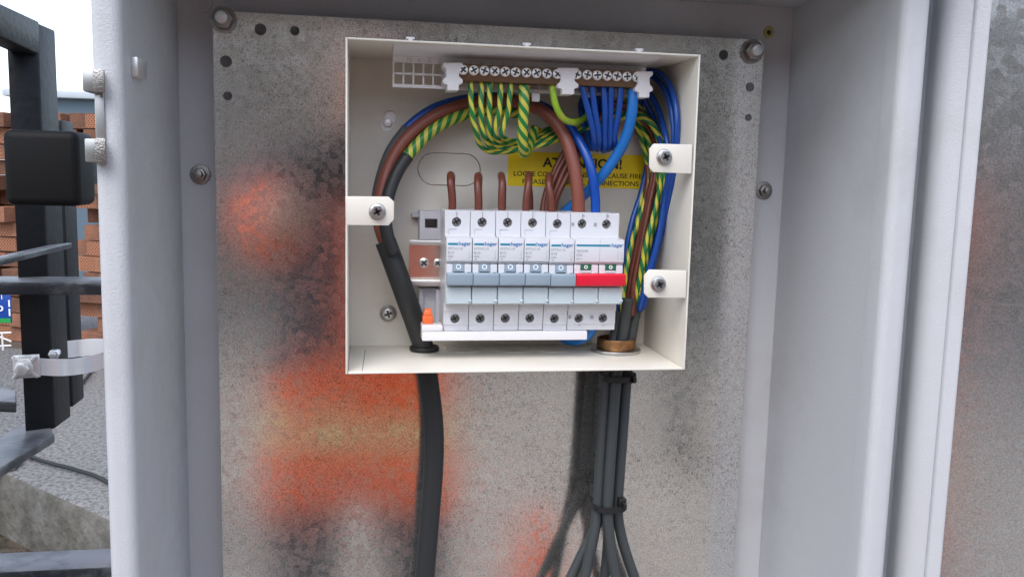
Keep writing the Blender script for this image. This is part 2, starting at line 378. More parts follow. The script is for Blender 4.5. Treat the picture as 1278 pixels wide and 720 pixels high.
# brick stack ------------------------------------------------------
bs = thing('brick_stack', 'tall stack of perforated orange clay bricks behind the black gate', 'brick stack')
O = W(83, 141, 3.35); zb = Z_SLAB
BA = rad(-24); bu = Vector((math.cos(BA), math.sin(BA), 0)); bv = Vector((-math.sin(BA), math.cos(BA), 0))
H = .0672; nrow = int((O.z-zb)/H)
def brick_mesh(perf):
    bm = nb(); box(bm, -.1075, .1075, -.05, .05, -.0315, .0315)
    bmesh.ops.bevel(bm, geom=list(bm.edges), offset=.003, segments=1, affect='EDGES', profile=.5)
    me = bpy.data.meshes.new('brick'); bm.to_mesh(me); bm.free(); me.materials.append(M['brick']); me.materials.append(M['perf'])
    return me
bm_plain = brick_mesh(False)
def perf_brick(x0, x1):
    bm = nb(); box(bm, -.1075, .1075, -.05, .05, -.0315, .0315); me = bpy.data.meshes.new('brick')
    v = [bm.verts.new((x, -.0505, z)) for x, z in ((x0, -.028), (x1, -.028), (x1, .028), (x0, .028))]; f = bm.faces.new(v); f.material_index = 1
    bm.to_mesh(me); bm.free(); me.materials.append(M['brick']); me.materials.append(M['perf']); return me
bm_perf = [perf_brick(-.03, .05), perf_brick(-.095, -.01), perf_brick(-.085, .09)]
first = True
for r in range(nrow):
    for c_ in range(-3, 4):
        for dd in range(2):
            jit = random.uniform(-.03, .03) + (.07 if r % 3 == 1 else (-.03 if r % 3 == 2 else 0))
            if c_ in (-1,) and r > 1: continue
            if dd == 0 and random.random() < .13: continue
            p = O + bu*(.11+c_*.222+jit) + bv*(.05+dd*.11+random.uniform(-.03, .03)); p.z = O.z-H*(r+.5)+random.uniform(-.0008, .0008)
            me = bm_plain if (random.random() < .45 or dd) else random.choice(bm_perf)
            b = bpy.data.objects.new('brick', me); COL.objects.link(b); b.parent = bs; b.location = p
            b.rotation_euler.z = BA+random.uniform(-.09, .09)+(math.pi/2 if random.random() < .12 else 0)
bm = nb(); prism(bm, [O+bu*-.7+bv*-.02+Vector((0, 0, -O.z+zb)), O+bu*.95+bv*-.02+Vector((0, 0, -O.z+zb)), O+bu*.95+bv*.24+Vector((0, 0, -O.z+zb)), O+bu*-.7+bv*.24+Vector((0, 0, -O.z+zb))], (0, 0, max(.004, O.z-H*nrow-zb-.001)))
obj('pallet_board', bm, M['bark'], bs)
# slate-blue low building beyond
sb = thing('site_building', 'long slate blue building with a pale roof edge behind the bricks', 'building')
c0, c1 = W(60, 110, 9.0), W(120, 119, 9.0)
bz = c0.z; bx = c0.x
bm = nb(); box(bm, bx-.3, bx+9, 9.0, 14, Z_GROUND, bz-.1); obj('wall', bm, M['slate'], sb)
bm = nb(); box(bm, bx-.4, bx+9.1, 8.9, 14.1, bz-.1, bz-.03); obj('roof', bm, M['eaves'], sb, bevel=.01)
for k in range(3):
    bm = nb(); x = bx+2+k*2.2; box(bm, x, x+1, 8.96, 8.998, Z_GROUND+1, Z_GROUND+2); f = obj('window', bm, M['frame'], sb)
    bm = nb(); box(bm, x+.06, x+.94, 8.94, 8.958, Z_GROUND+1.06, Z_GROUND+1.94); obj('pane', bm, M['glass'], f)
# blue parking sign
sg0 = W(12.5, 366, 1.55); sg1 = W(11, 403, 1.55)
sn = thing('parking_sign', 'blue sign with a letter P and a green band past the gate', 'sign', (sg0.x-.1, 1.55, Z_SLAB))
hh = sg0.z-sg1.z
bm = nb(); box(bm, sg0.x-.2, sg0.x, 1.55, 1.556, sg1.z, sg0.z); obj('board', bm, M['signblue'], sn, bevel=.001)
bm = nb(); box(bm, sg0.x-.195, sg0.x-.001, 1.5475, 1.5495, sg1.z+.001, sg1.z+hh*.16); obj('green_band', bm, M['signgreen'], sn)
text('lettering', 'P', hh*.52, sg0.x-.034, 1.5485, sg1.z+hh*.24, M['whiteink'], sn)
text('lettering', 'T', hh*.28, sg0.x-.012, 1.5485, sg1.z+hh*.80, M['whiteink'], sn, align='RIGHT')
bm = nb(); box(bm, sg0.x-.004, sg0.x-.0008, 1.5475, 1.5495, sg1.z+hh*.24, sg1.z+hh*.48); box(bm, sg0.x-.004, sg0.x-.0008, 1.5475, 1.5495, sg1.z+hh*.55, sg1.z+hh*.78); obj('white_panel', bm, M['whiteink'], sn)
bm = nb(); cyl(bm, (sg0.x-.1, 1.57, Z_SLAB), (sg0.x-.1, 1.57, sg0.z), .012, seg=10); obj('post', bm, M['zinc'], sn)
# white wire rack by the sign
wr = thing('wire_rack', 'low white wire barrier on the gravel under the blue sign', 'barrier', W(0, 440, 1.5))
for a, b in (((-40, 417), (14, 415)), ((-40, 405), (14, 426)), ((-40, 434), (14, 431)), ((2.5, 416), (4, 437))):
    bm = nb(); cyl(bm, W(*a, 1.5), W(*b, 1.5), .0022, seg=6); obj('wire', bm, M['frame'], wr)
bm = nb(); p = W(-30, 437, 1.5); cyl(bm, (p.x, p.y, p.z+.06), (p.x, p.y, Z_SLAB), .004, seg=6); obj('leg', bm, M['frame'], wr)

# black gate -------------------------------------------------------
DP = .22
gt = thing('steel_gate', 'black painted steel gate post with worn rails beside the cabinet', 'gate', W(45, 545, DP))
def poly(bm, pts, d): prism(bm, pts, d)
def hexa(bm, A, B):
    """two quads joined"""
    a = [bm.verts.new(p) for p in A]; b = [bm.verts.new(p) for p in B]; bm.faces.new(a); bm.faces.new(b[::-1])
    for i in range(4): bm.faces.new((a[i], b[i], b[(i+1) % 4], a[(i+1) % 4]))
pA, pB = W(8, 60, DP), W(48, 60, DP+.012); pC = W(70, 60, DP+.055); pD = pA+(pC-pB)
zt, zbm = W(48, 26, DP).z, W(45, 540, DP).z
bm = nb(); hexa(bm, [Vector((p.x, p.y, zt)) for p in (pA, pB, pC, pD)], [Vector((p.x, p.y, zbm)) for p in (pA, pB, pC, pD)])
obj('post', bm, M['ironblack'], gt, bevel=.002)
# rear stile just behind, showing as a blue-grey line
pe, pf = W(74, 300, DP+.16), W(83, 300, DP+.16)
bm = nb(); box(bm, pe.x-.02, pf.x, DP+.16, DP+.2, W(75, 508, DP+.16).z, W(75, 150, DP+.16).z); obj('stile', bm, M['ironblack'], gt, bevel=.002)
# top rail coming towards the viewer on the left
a0, a1, b0, b1 = W(49, 27, DP+.008), W(49, 68, DP+.008), W(-60, -24, DP-.19), W(-60, 18, DP-.19)
bk2 = Vector((-.024, .02, 0))
bm = nb(); hexa(bm, [a0, a1, a1+bk2, a0+bk2], [b0, b1, b1+bk2, b0+bk2]); obj('rail', bm, M['ironblack'], gt, bevel=.002)
# middle stub rail
a0, b0 = W(58, 306, DP), W(-60, 330, DP-.19)
a0.z = b0.z = W(58, 306, DP).z
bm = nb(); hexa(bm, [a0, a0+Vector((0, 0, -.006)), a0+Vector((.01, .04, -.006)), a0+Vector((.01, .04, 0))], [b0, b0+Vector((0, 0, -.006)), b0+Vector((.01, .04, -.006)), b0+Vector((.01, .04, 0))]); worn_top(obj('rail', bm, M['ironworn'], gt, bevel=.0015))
# flat cross rails running behind the cabinet
for (pl, pr_, th, dep) in (((-60, 352), (150, 351), .0125, .043), ((-60, 713), (150, 709), .03, .045)):
    yy = DP-.03
    L_, R_ = W(*pl, yy), W(*pr_, yy)
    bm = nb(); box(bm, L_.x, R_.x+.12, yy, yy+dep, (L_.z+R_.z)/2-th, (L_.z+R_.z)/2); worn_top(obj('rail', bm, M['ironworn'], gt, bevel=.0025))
# bottom rail coming towards the viewer
a0, a1 = W(66, 541, DP-.01), W(20, 533, DP+.05)
zr = W(66, 541, DP-.01).z
A = [Wz(68, 541, zr), Wz(62, 530, zr), Wz(20, 531, zr), Wz(0, 546, zr), Wz(-80, 590, zr), Wz(-80, 633, zr)]
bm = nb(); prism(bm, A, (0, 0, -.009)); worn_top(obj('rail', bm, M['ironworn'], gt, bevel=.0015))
# short rail on the far side of the post
zr = W(16, 492, DP+.1).z
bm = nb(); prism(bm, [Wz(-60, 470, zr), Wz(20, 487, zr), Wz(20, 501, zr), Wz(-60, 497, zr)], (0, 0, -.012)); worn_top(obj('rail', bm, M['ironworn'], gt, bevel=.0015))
# gate leg to the ground, out of the picture
bm = nb(); p = W(-90, 600, DP-.15); box(bm, p.x-.04, p.x, p.y, p.y+.04, Z_GROUND, W(-90, -20, DP-.15).z); obj('post', bm, M['ironblack'], gt, bevel=.002)

# aluminium band clamp round the post
bc_ = thing('band_clamp', 'aluminium band clamp bolted round the black gate post', 'clamp', W(32, 457, DP-.012))
yb_ = DP-.006
def band(name, pts, h):
    """a flat strip following pts (world, top edge); thickness .8 mm"""
    bm = nb(); P = spline(pts, 6); rows = []
    for i, p in enumerate(P):
        t = (P[min(i+1, len(P)-1)]-P[max(0, i-1)]); t.z = 0; t.normalize(); n = Vector((t.y, -t.x, 0))*.0012
        rows.append([bm.verts.new(p), bm.verts.new(p-Vector((0, 0, h))), bm.verts.new(p-Vector((0, 0, h))-n), bm.verts.new(p-n)])
    for i in range(len(rows)-1):
        for k in range(4): bm.faces.new((rows[i][k], rows[i][(k+1) % 4], rows[i+1][(k+1) % 4], rows[i+1][k]))
    bm.faces.new(rows[0]); bm.faces.new(rows[-1][::-1])
    return obj(name, bm, M['alu'], bc_, smooth=True)
s_ = (W(60, 448, yb_)-W(60, 469, yb_)).length
band('band', [W(47, 447, yb_), W(66, 448, yb_), W(80, 448, yb_+.004), W(96, 447, yb_+.02), W(118, 443, yb_+.03), W(150, 432, yb_+.03), W(200, 425, yb_+.03)], s_)
s_ = (W(90, 425, yb_+.14)-W(90, 446, yb_+.14)).length
band('band', [W(78.5, 426, yb_+.14), W(90, 425, yb_+.143), W(100, 424, yb_+.146), W(125, 423, yb_+.14), W(200, 430, yb_+.12)], s_)
p0 = W(32, 458, yb_-.004)
k = [W(15, 444, yb_-.004), W(48, 442, yb_-.004), W(50, 471, yb_-.004), W(16, 473, yb_-.004)]
bm = nb(); prism(bm, k, (0, .0035, 0)); obj('clamp_plate', bm, M['zinc'], bc_, bevel=.0012)
bm = nb()
for c_ in k:
    d = c_-p0; n = Vector((0, -1, 0)).cross(d).normalized()*.0022
    prism(bm, [p0+n, p0+d*.92+n*.6, p0+d*.92-n*.6, p0-n], (0, -.0035, 0))
obj('rib', bm, M['zinc'], bc_, bevel=.0006)
bm = nb(); cyl(bm, p0, p0+Vector((0, -.006, 0)), .008, .008, 20); cyl(bm, p0+Vector((0, -.006, 0)), p0+Vector((0, -.012, 0)), .0068, .0064, 6); obj('bolt', bm, M['zinc'], bc_, bevel=.0006)
p1 = W(69, 441, yb_+.02)
bm = nb(); cyl(bm, p1+Vector((0, .008, 0)), p1+Vector((0, -.009, 0)), .0028, seg=12); cyl(bm, p1, p1+Vector((0, -.006, 0)), .005, seg=6); obj('bolt', bm, M['zinc'], bc_, bevel=.0004)

# black rounded plastic box
yb_ = .04
q0, q1 = W(0.5, 161, yb_), W(100, 258, yb_)
bxo = thing('black_box', 'black plastic box with rounded corners beside the silver keepers', 'box', ((q0.x+q1.x)/2, yb_, q1.z))
bm = nb(); box(bm, q0.x, q1.x, yb_, yb_+.042, q1.z, q0.z); obj('housing', bm, M['blackbox'], bxo, bevel=.006, seg=4)
bm = nb(); box(bm, q0.x+.012, q1.x-.012, yb_+.042, DP, (q0.z+q1.z)/2-.012, (q0.z+q1.z)/2+.012); obj('bracket', bm, M['ironblack'], bxo)

# ------------------------------------------------------------------ cabinet
XL, XR, ZT, ZB = -.2017, .2678, .1589, -.52
YB, YF = .0199, -.131
cab = thing('outdoor_cabinet', 'grey powder coated outdoor cabinet standing open with wiring inside', 'cabinet', ((XL+XR)/2, 0, Z_GROUND))
wL = W(112, 0, -.128).x; wR = W(1162, 0, -.128).x
bm = nb(); box(bm, wL+.004, wR-.004, YB, YB+.002, ZB, ZT+.02); back = obj('back_panel', bm, M['paint'], cab)
bm = nb(); box(bm, wL+.004, XL, YF+.02, YB-.0005, ZB, ZT+.02); obj('left_panel', bm, M['paint'], cab)
bm = nb(); box(bm, XR, wR-.004, YF+.02, YB-.0005, ZB, ZT+.02); obj('right_panel', bm, M['paint'], cab)
bm = nb(); box(bm, XL+.0003, XR-.0003, YF+.02, YB-.0005, ZT, ZT+.02); obj('roof_panel', bm, M['paint'], cab)
bm = nb(); box(bm, XL+.0003, XR-.0003, YF+.02, YB-.0005, ZB, ZB+.02); obj('floor_panel', bm, M['paint'], cab)
bm = nb(); box(bm, wL, XL+.0004, YF, YF+.0195, ZB, ZT+.03); roll(bm, lambda a, b: a.y < YF+.001 and b.y < YF+.001 and abs(a.x-b.x) < .001, .006); obj('flange', bm, M['paint'], cab, bevel=.0002, seg=1)
bm = nb(); box(bm, XR-.0004, wR, YF, YF+.0195, ZB, ZT+.03); roll(bm, lambda a, b: a.y < YF+.001 and b.y < YF+.001 and abs(a.x-b.x) < .001, .0065); obj('flange', bm, M['paint'], cab, bevel=.0002, seg=1)
bm = nb(); box(bm, XL+.0015, XR-.0015, YF+.001, YF+.0195, ZT, ZT+.03); obj('flange', bm, M['paint'], cab, bevel=.005, seg=3)
bm = nb(); box(bm, XL+.0015, XR-.0015, YF+.001, YF+.0195, ZB, ZB+.025); obj('flange', bm, M['paint'], cab, bevel=.005, seg=3)
bm = nb(); box(bm, wL-.01, wR+.01, YF-.05, YB+.03, ZT+.0305, ZT+.045); obj('roof_cap', bm, M['paint'], cab, bevel=.003)
bm = nb(); box(bm, wL, wR, YF+.01, YB+.002, Z_GROUND, ZB-.0005); obj('plinth', bm, M['paint'], cab, bevel=.003)
# keepers on the hinge-free edge
for (x0, y0, x1, y1) in ((102, 87, 127, 115), (105, 173, 129, 203)):
    yk = -.1375
    a, b = W(x0, y0, yk), W(x1, y1, yk)
    bm = nb(); box(bm, a.x, b.x, yk, yk+.022, b.z, a.z); kk = obj('latch_keeper', bm, M['keeper'], cab, bevel=.0007, seg=2)
    bm = nb(); xm = a.x+(b.x-a.x)*.62; box(bm, xm, b.x+.002, yk-.0022, yk-.0004, b.z-.0005, a.z+.0003); obj('keeper_lip', bm, M['dullsteel'], kk, bevel=.0004)
a, b = W(117, 104, -.1325), W(132.5, 206, -.1325)
bm = nb(); box(bm, a.x, b.x, -.1325, -.1295, b.z, a.z); obj('keeper_plate', bm, M['keeper'], cab, bevel=.0006)
# square nut on the left wall
p = CAM+ray(169, 86)*((XL-CAM.x)/ray(169, 86).x)
bm = nb(); box(bm, XL, XL+.004, p.y-.011, p.y+.011, p.z-.0055, p.z+.0055); obj('cage_nut', bm, M['zinc'], cab, bevel=.0005)
# weld studs and plug on the back wall
for (px, py) in ((250, 218), (953, 238)):
    p = W(px, py, YB)
    bm = nb(); cyl(bm, p, p+Vector((0, -.004, 0)), .0052, .0046, 6); cyl(bm, p, p+Vector((0, -.009, 0)), .0028, .0026, 12); cyl(bm, p, p+Vector((0, -.001, 0)), .0075, .0072, 20)
    obj('stud_nut', bm, M['dullsteel'], cab, bevel=.0003)
p = W(959, 41, YB); bm = nb(); ring(bm, p, (0, -1, 0), .002, .0042, .0012); obj('grommet_plug', bm, M['plug'], cab)
bm = nb(); cyl(bm, p, p+Vector((0, -.0004, 0)), .0021, seg=14); obj('plug_hole', bm, M['slot'], cab)
p = W(253, 4, YB); bm = nb(); ring(bm, p, (0, -1, 0), .0035, .0068, .0012); obj('grommet_plug', bm, M['paint'], cab)
# open door
TH = rad(157)
de = Vector((-math.cos(TH), -math.sin(TH), 0)); dn = Vector((-math.sin(TH), math.cos(TH), 0))   # along the door, inner normal
hp = Wn(1178, 0, Vector((wR+.012, -.118, 0)), dn)
H0 = Vector((hp.x, hp.y, 0))
def dbox(bm, u0_, u1_, w0, w1, z0=ZB, z1=ZT+.03):
    A = [H0+de*u+dn*w_ for u, w_ in ((u0_, w0), (u1_, w0), (u1_, w1), (u0_, w1))]
    prism(bm, [Vector((p.x, p.y, z0)) for p in A], (0, 0, z1-z0))
ue = (Wn(1217, 0, H0, dn)-Wn(1178, 0, H0, dn)).length; uf = (Wn(1238, 0, H0, dn)-Wn(1178, 0, H0, dn)).length
bm = nb(); dbox(bm, 0, .52, -.03, -.0285); door = obj('door', bm, M['paint'], cab)
pr_ = [(0, -.028), (0, -.012)] + [(.012-.012*math.cos(t*math.pi/12), -.012+.012*math.sin(t*math.pi/12)) for t in range(1, 7)] + [(ue-.0004, 0), (ue-.0004, -.028)]
bm = nb(); prism(bm, [Vector((*(H0+de*u+dn*w_).xy, ZB)) for u, w_ in pr_], (0, 0, ZT+.03-ZB)); obj('return_flange', bm, M['paint'], door, smooth=True)
pr_ = [(ue-.00035, -.028), (ue-.00035, .0005)] + [(ue+.002-.002*math.cos(t*math.pi/8), .0005+.002*math.sin(t*math.pi/8)) for t in range(1, 5)] + [(uf-.002+.002*math.sin(t*math.pi/8), .0005+.002*math.cos(t*math.pi/8)) for t in range(0, 5)] + [(uf, -.028)]
bm = nb(); prism(bm, [Vector((*(H0+de*u+dn*w_).xy, ZB)) for u, w_ in pr_], (0, 0, ZT+.03-ZB)); obj('return_flange', bm, M['paint'], door, smooth=True)
bm = nb(); dbox(bm, uf+.0005, .50, -.012, -.010); obj('galvanised_panel', bm, M['doorplate'], door)
bm = nb(); dbox(bm, .505, .52, -.028, .0035); obj('return_flange', bm, M['paint'], door, bevel=.0025)
for z in (-.4, -.12, .12):
    bm = nb(); c_ = Vector((wR+.003, YF+.035, z)); cyl(bm, c_, c_+Vector((0, 0, .05)), .004, seg=12); obj('hinge', bm, M['paint'], cab)
bm = nb(); A = [Vector((wR-.004, YF+.045, ZB)), Vector((wR-.004, YF+.048, ZB)), H0+dn*-.032+de*.02+Vector((0, 0.012, ZB)), H0+dn*-.032+de*.02+Vector((0, 0.009, ZB))]
prism(bm, A, (0, 0, ZT+.03-ZB)); obj('hinge_strip', bm, M['paint'], cab)

# ------------------------------------------------------------------ galvanised mounting plate
PXL, PXR, PZT, PZB = -.17456, .23568, .1296, -.40
mp = thing('mounting_plate', 'galvanised steel mounting plate bolted inside the grey cabinet', 'mounting plate', ((PXL+PXR)/2, .001, PZB))
bm = nb(); box(bm, PXL, PXR, 0, .002, PZB, PZT)
bmesh.ops.bevel(bm, geom=[e for e in bm.edges if abs(e.verts[0].co.y-e.verts[1].co.y) > .001], offset=.006, segments=4, affect='EDGES', profile=.5)
bmesh.ops.bevel(bm, geom=[e for e in bm.edges if e.verts[0].co.y < .0001 and e.verts[1].co.y < .0001 and e.is_manifold], offset=.0006, segments=2, affect='EDGES', profile=.5)
plate = obj('plate', bm, M['plate'], mp)
k = nb()
for (px, py, r) in ((282, 77, .0041), (284, 120, .0031), (325, 37, .0041), (368, 39, .0033), (903, 69, .0038), (936, 109, .0036), (934, 147, .0028)):
    p = W(px, py, 0); cyl(k, p+Vector((0, -.005, 0)), p+Vector((0, .007, 0)), r, seg=20)
cut(plate, k)
for p in plate.data.polygons: p.use_smooth = False
for (px, py) in ((279, 25), (938, 65)):
    p = W(px, py, 0)
    bm = nb(); cyl(bm, p+Vector((0, .02, 0)), p+Vector((0, -.012, 0)), .0042, seg=14); bo = obj('corner_bolt', bm, M['zinc'], mp, bevel=.0005)
    bm = nb(); ring(bm, p+Vector((0, -.0002, 0)), (0, -1, 0), .0044, .0092, .0014); obj('washer', bm, M['dullsteel'], bo)
    bm = nb(); cyl(bm, p+Vector((0, -.0018, 0)), p+Vector((0, -.0072, 0)), .0075, .0072, 6); obj('nut', bm, M['dullsteel'], bo, bevel=.0005)
for x in (PXL+.012, PXR-.012):
    p = Vector((x, 0, PZB+.012)); bm = nb(); cyl(bm, p+Vector((0, .02, 0)), p+Vector((0, -.012, 0)), .0042, seg=14); obj('corner_bolt', bm, M['zinc'], mp, bevel=.0005)

# ------------------------------------------------------------------ distribution box
bL, bR, bT, bB, bF, bK = -.0811, .1474, .1019, -.1083, -.0943, -.006
t_ = .0013
db = thing('distribution_box', 'cream metal distribution box without its lid full of wiring', 'distribution box', ((bL+bR)/2, -.004, bB))
bm = nb(); box(bm, bL, bR, bK, bK+t_, bB, bT); bkp = obj('back_panel', bm, M['cream'], db)
# oblong knock-out slit
c0, c1 = W(521, 211, bK), W(600, 211, bK); z0, z1 = W(560, 232, bK).z, W(560, 191, bK).z
def obround(x0, x1, za, zb_):
    r = (zb_-za)/2; zc = (za+zb_)/2; P = []
    for i in range(13): a = -math.pi/2+math.pi*i/12; P.append((x1-r+math.cos(a)*r, zc+math.sin(a)*r))
    for i in range(13): a = math.pi/2+math.pi*i/12; P.append((x0+r+math.cos(a)*r, zc+math.sin(a)*r))
    return P
po = obround(c0.x, c1.x, z0, z1); pi_ = obround(c0.x+.0006, c1.x-.0006, z0+.0006, z1-.0006)
k = nb(); n = len(po)
ro = [[k.verts.new((x, bK-.001, z)) for x, z in po], [k.verts.new((x, bK-.001, z)) for x, z in pi_], [k.verts.new((x, bK+.004, z)) for x, z in pi_], [k.verts.new((x, bK+.004, z)) for x, z in po]]
for i in range(n):
    for j in range(4): k.faces.new((ro[j][i], ro[j][(i+1) % n], ro[(j+1) % 4][(i+1) % n], ro[(j+1) % 4][i]))
cut(bkp, k)
# slotted fixing hole top-left
ps = W(485, 151, bK); k = nb(); u = Vector((.34, 0, .94)); v = Vector((.94, 0, -.34))
P = []
for i in range(9): a = -math.pi/2+math.pi*i/8; P.append(ps+u*(.0035+math.cos(a)*.0042)+v*(math.sin(a)*.0042))
for i in range(9): a = math.pi/2+math.pi*i/8; P.append(ps+u*(-.0035+math.cos(a)*.0042)+v*(math.sin(a)*.0042))
prism(k, [p+Vector((0, -.002, 0)) for p in P], (0, .006, 0)); cut(bkp, k)
bm = nb(); ring(bm, ps+Vector((0, -.0001, 0)), (0, -1, 0), .0115, .0125, .0003); obj('fixing_boss', bm, M['cream'], db)
def wall(name, x0, x1, z0, z1):
    bm = nb(); box(bm, x0, x1, bF, bK-.0002, z0, z1); return obj(name, bm, M['cream'], db, bevel=.0004, seg=2)
wall('left_side', bL, bL+t_, bB, bT); wall('right_side', bR-t_, bR, bB, bT)
wall('top_side', bL+t_+.0002, bR-t_-.0002, bT-t_, bT); bot = wall('bottom_side', bL+t_+.0002, bR-t_-.0002, bB, bB+t_)
GR = Wz(529.5, 437.5, bB+t_); GL = Wz(768.5, 438, bB+t_)
k = nb(); cyl(k, (GR.x, GR.y, bB-.01), (GR.x, GR.y, bB+.01), .0085, seg=24); cyl(k, (GL.x, GL.y, bB-.01), (GL.x, GL.y, bB+.01), .0128, seg=28); cut(bot, k)
for px in (577, 640, 690):
    p = Wz(px, 436, bB+t_); bm = nb(); ring(bm, p, (0, 0, 1), .0118, .0125, .0004); obj('knockout_rim', bm, M['cream'], db)
# welded corner seams
for px, py, qx, qy in ((452, 463, 456, 436),):
    a, b = Wz(px, py, bB+t_), Wz(qx, qy, bB+t_); bm = nb(); d = Vector((.0003, 0, 0)); prism(bm, [a-d, a+d, b+d, b-d], (0, 0, .0002)); obj('weld_seam', bm, M['line'], db)
def ptab(name, pts):
    bm = nb(); prism(bm, [W(x, y, bF-.0002) for x, y in pts], (0, .0013, 0)); return obj(name, bm, M['cream'], db, bevel=.0003)
t1 = ptab('lid_tab', [(431, 245), (485, 245.5), (492, 252), (491.5, 274), (485, 281.5), (431.5, 281)])
hex_screw('screw', W(471, 264.5, bF-.0004), .0044, M['dullzinc'], t1)
t2 = ptab('lid_tab', [(864, 180.5), (863, 217), (815, 215), (810.5, 209), (810.5, 186), (816, 179.5)])
hex_screw('screw', W(829, 196.5, bF-.0004), .0044, M['dullzinc'], t2)
t3 = ptab('lid_tab', [(857, 337.5), (856, 372), (809, 371.5), (804, 366), (804, 344), (810, 336.5)])
hex_screw('screw', W(821.5, 354.5, bF-.0004), .0044, M['dullzinc'], t3)
bm = nb(); prism(bm, [ps+u*a_+v*b_+Vector((0, .0028, 0)) for a_, b_ in ((.012, -.008), (.012, .008), (-.012, .008), (-.012, -.008))], (0, .0015, 0)); fx = obj('fixing_washer', bm, M['bright'], db)
bm = nb(); cyl(bm, ps+u*-.0015+Vector((0, .0025, 0)), ps+u*-.0015+Vector((0, -.0012, 0)), .0034, .0031, 6); obj('fixing_screw', bm, M['bright'], db, bevel=.0003)
# tapped back fixing with washer, bottom-left
ps2 = W(484.5, 391, bK)
bm = nb(); ring(bm, ps2+Vector((0, -.0001, 0)), (0, -1, 0), .0092, .0102, .0003); obj('fixing_boss', bm, M['cream'], db)
bm = nb(); cyl(bm, ps2, ps2+Vector((0, -.001, 0)), .0062, seg=22); wsh = obj('washer', bm, M['dullsteel'], db, bevel=.0002)
cross_screw('screw', ps2+Vector((0, -.001, 0)), .0042, .004, M['zinc'], db)

# warning sticker ---------------------------------------------------
ys_ = bK-.0003
k0, k1 = W(634.5, 189, ys_), W(806, 236, ys_)
st = thing('warning_sticker', 'yellow attention sticker about loose connections on the cream back panel', 'sticker', ((k0.x+k1.x)/2, ys_, k1.z))
bm = nb(); box(bm, k0.x, k1.x, ys_, ys_+.0002, k1.z, k0.z); obj('backing', bm, M['yellow'], st)
def tfit(s, x0, x1, ybase, cap, m, parent, y, name='lettering', bold=0.0):
    """text from picture x0 to x1 with its baseline at ybase and cap height cap (pixels)"""
    a, b = W(x0, ybase, y), W(x1, ybase, y); h = (W(x0, ybase-cap, y)-a).length
    o = text(name, s, h/.70, a.x, y, a.z, m, parent, bold=bold)
    xs = [v.co.x for v in o.data.vertices]; wd = max(xs)-min(xs); sc = (b.x-a.x)/wd; off = wl(parent).x
    for v in o.data.vertices: v.co.x = (v.co.x-min(xs))*sc + a.x-off
    return o
tfit('ATTENTION!', 677, 776, 208.3, 11.6, M['black_ink'], st, ys_-.0001, bold=.00025)
tfit('LOOSE CONNECTIONS CAN CAUSE FIRES', 641, 805, 219.4, 6, M['black_ink'], st, ys_-.0001, bold=.00006)
tfit('PLEASE CHECK ALL CONNECTIONS', 652, 797, 229.3, 6, M['black_ink'], st, ys_-.0001, bold=.00006)

# rail --------------------------------------------------------------
yl = -.030
rl = thing('din_rail', 'shiny metal mounting rail carrying the row of breakers', 'rail', (0.03, yl, W(530, 357, yl).z))
x0, x1 = W(511, 330, yl).x, .105
z_ = lambda py, y=yl: W(530, py, y).z
zt_, z1_, z2_, z3_ = z_(300), z_(306), z_(350), z_(357)
prf = [(yl, zt_), (yl, z1_), (yl+.0075, z1_-.0005), (yl+.0075, z2_), (yl, z2_-.0005), (yl, z3_), (yl+.001, z3_), (yl+.001, z2_+.0006), (yl+.0085, z2_+.0011-.0021), (yl+.0085, z1_+.0006), (yl+.001, z1_+.0007), (yl+.001, zt_)]
bm = nb(); box(bm, x0, x1, yl+.0075, yl+.0085, z2_+.0004, z1_-.0004); obj('web', bm, M['railm'], rl)
bm = nb(); prof(bm, [(yl, zt_), (yl, z1_), (yl+.0085, z1_-.0002), (yl+.0085, z1_+.0008), (yl+.001, z1_+.001), (yl+.001, zt_)], x0, x1); obj('lip', bm, M['zinc'], rl, bevel=.0002)
bm = nb(); prof(bm, [(yl, z3_), (yl, z2_), (yl+.0085, z2_+.0002), (yl+.0085, z2_-.0008), (yl+.001, z2_-.001), (yl+.001, z3_)], x0, x1); obj('lip', bm, M['zinc'], rl, bevel=.0002)
for px, r in ((529, .0036), (546, .0030)):
    cross_screw('screw', W(px, 328, yl+.0074), r, .003, M['zinc'], rl, turn=.8)
# plastic end bracket under the rail
br = thing('rail_bracket', 'pale grey plastic bracket behind the end of the rail', 'bracket', W(538, 400, -.02))
yb2 = -.026
a, b = W(524, 263, yb2), W(551, 299.5, yb2); c_, d_ = W(530.5, 273, yb2), W(546, 285, yb2)
bm = nb()
box(bm, a.x, c_.x, yb2, bK-.0003, b.z, a.z); box(bm, d_.x, b.x, yb2, bK-.0003, b.z, a.z); box(bm, c_.x+.00002, d_.x-.00002, yb2+.0003, bK-.0003, c_.z, a.z-.0002); box(bm, c_.x+.00002, d_.x-.00002, yb2+.0003, bK-.0003, b.z+.0002, d_.z)
obj('upper_block', bm, M['greyplast'], br)
e_, f_ = W(514, 266, -.012), W(524, 271, -.012); bm = nb(); box(bm, e_.x, f_.x, -.013, bK-.0003, f_.z, e_.z); obj('lug', bm, M['greyplast'], br)
a, b = W(523, 360, -.022), W(553, 401, -.022); bm = nb(); box(bm, a.x, b.x, -.021, bK-.0003, b.z, a.z); box(bm, a.x, a.x+.003, -.024, -.0212, b.z, a.z); box(bm, b.x-.006, b.x, -.026, -.0212, b.z, a.z); obj('lower_block', bm, M['greyplast'], br)

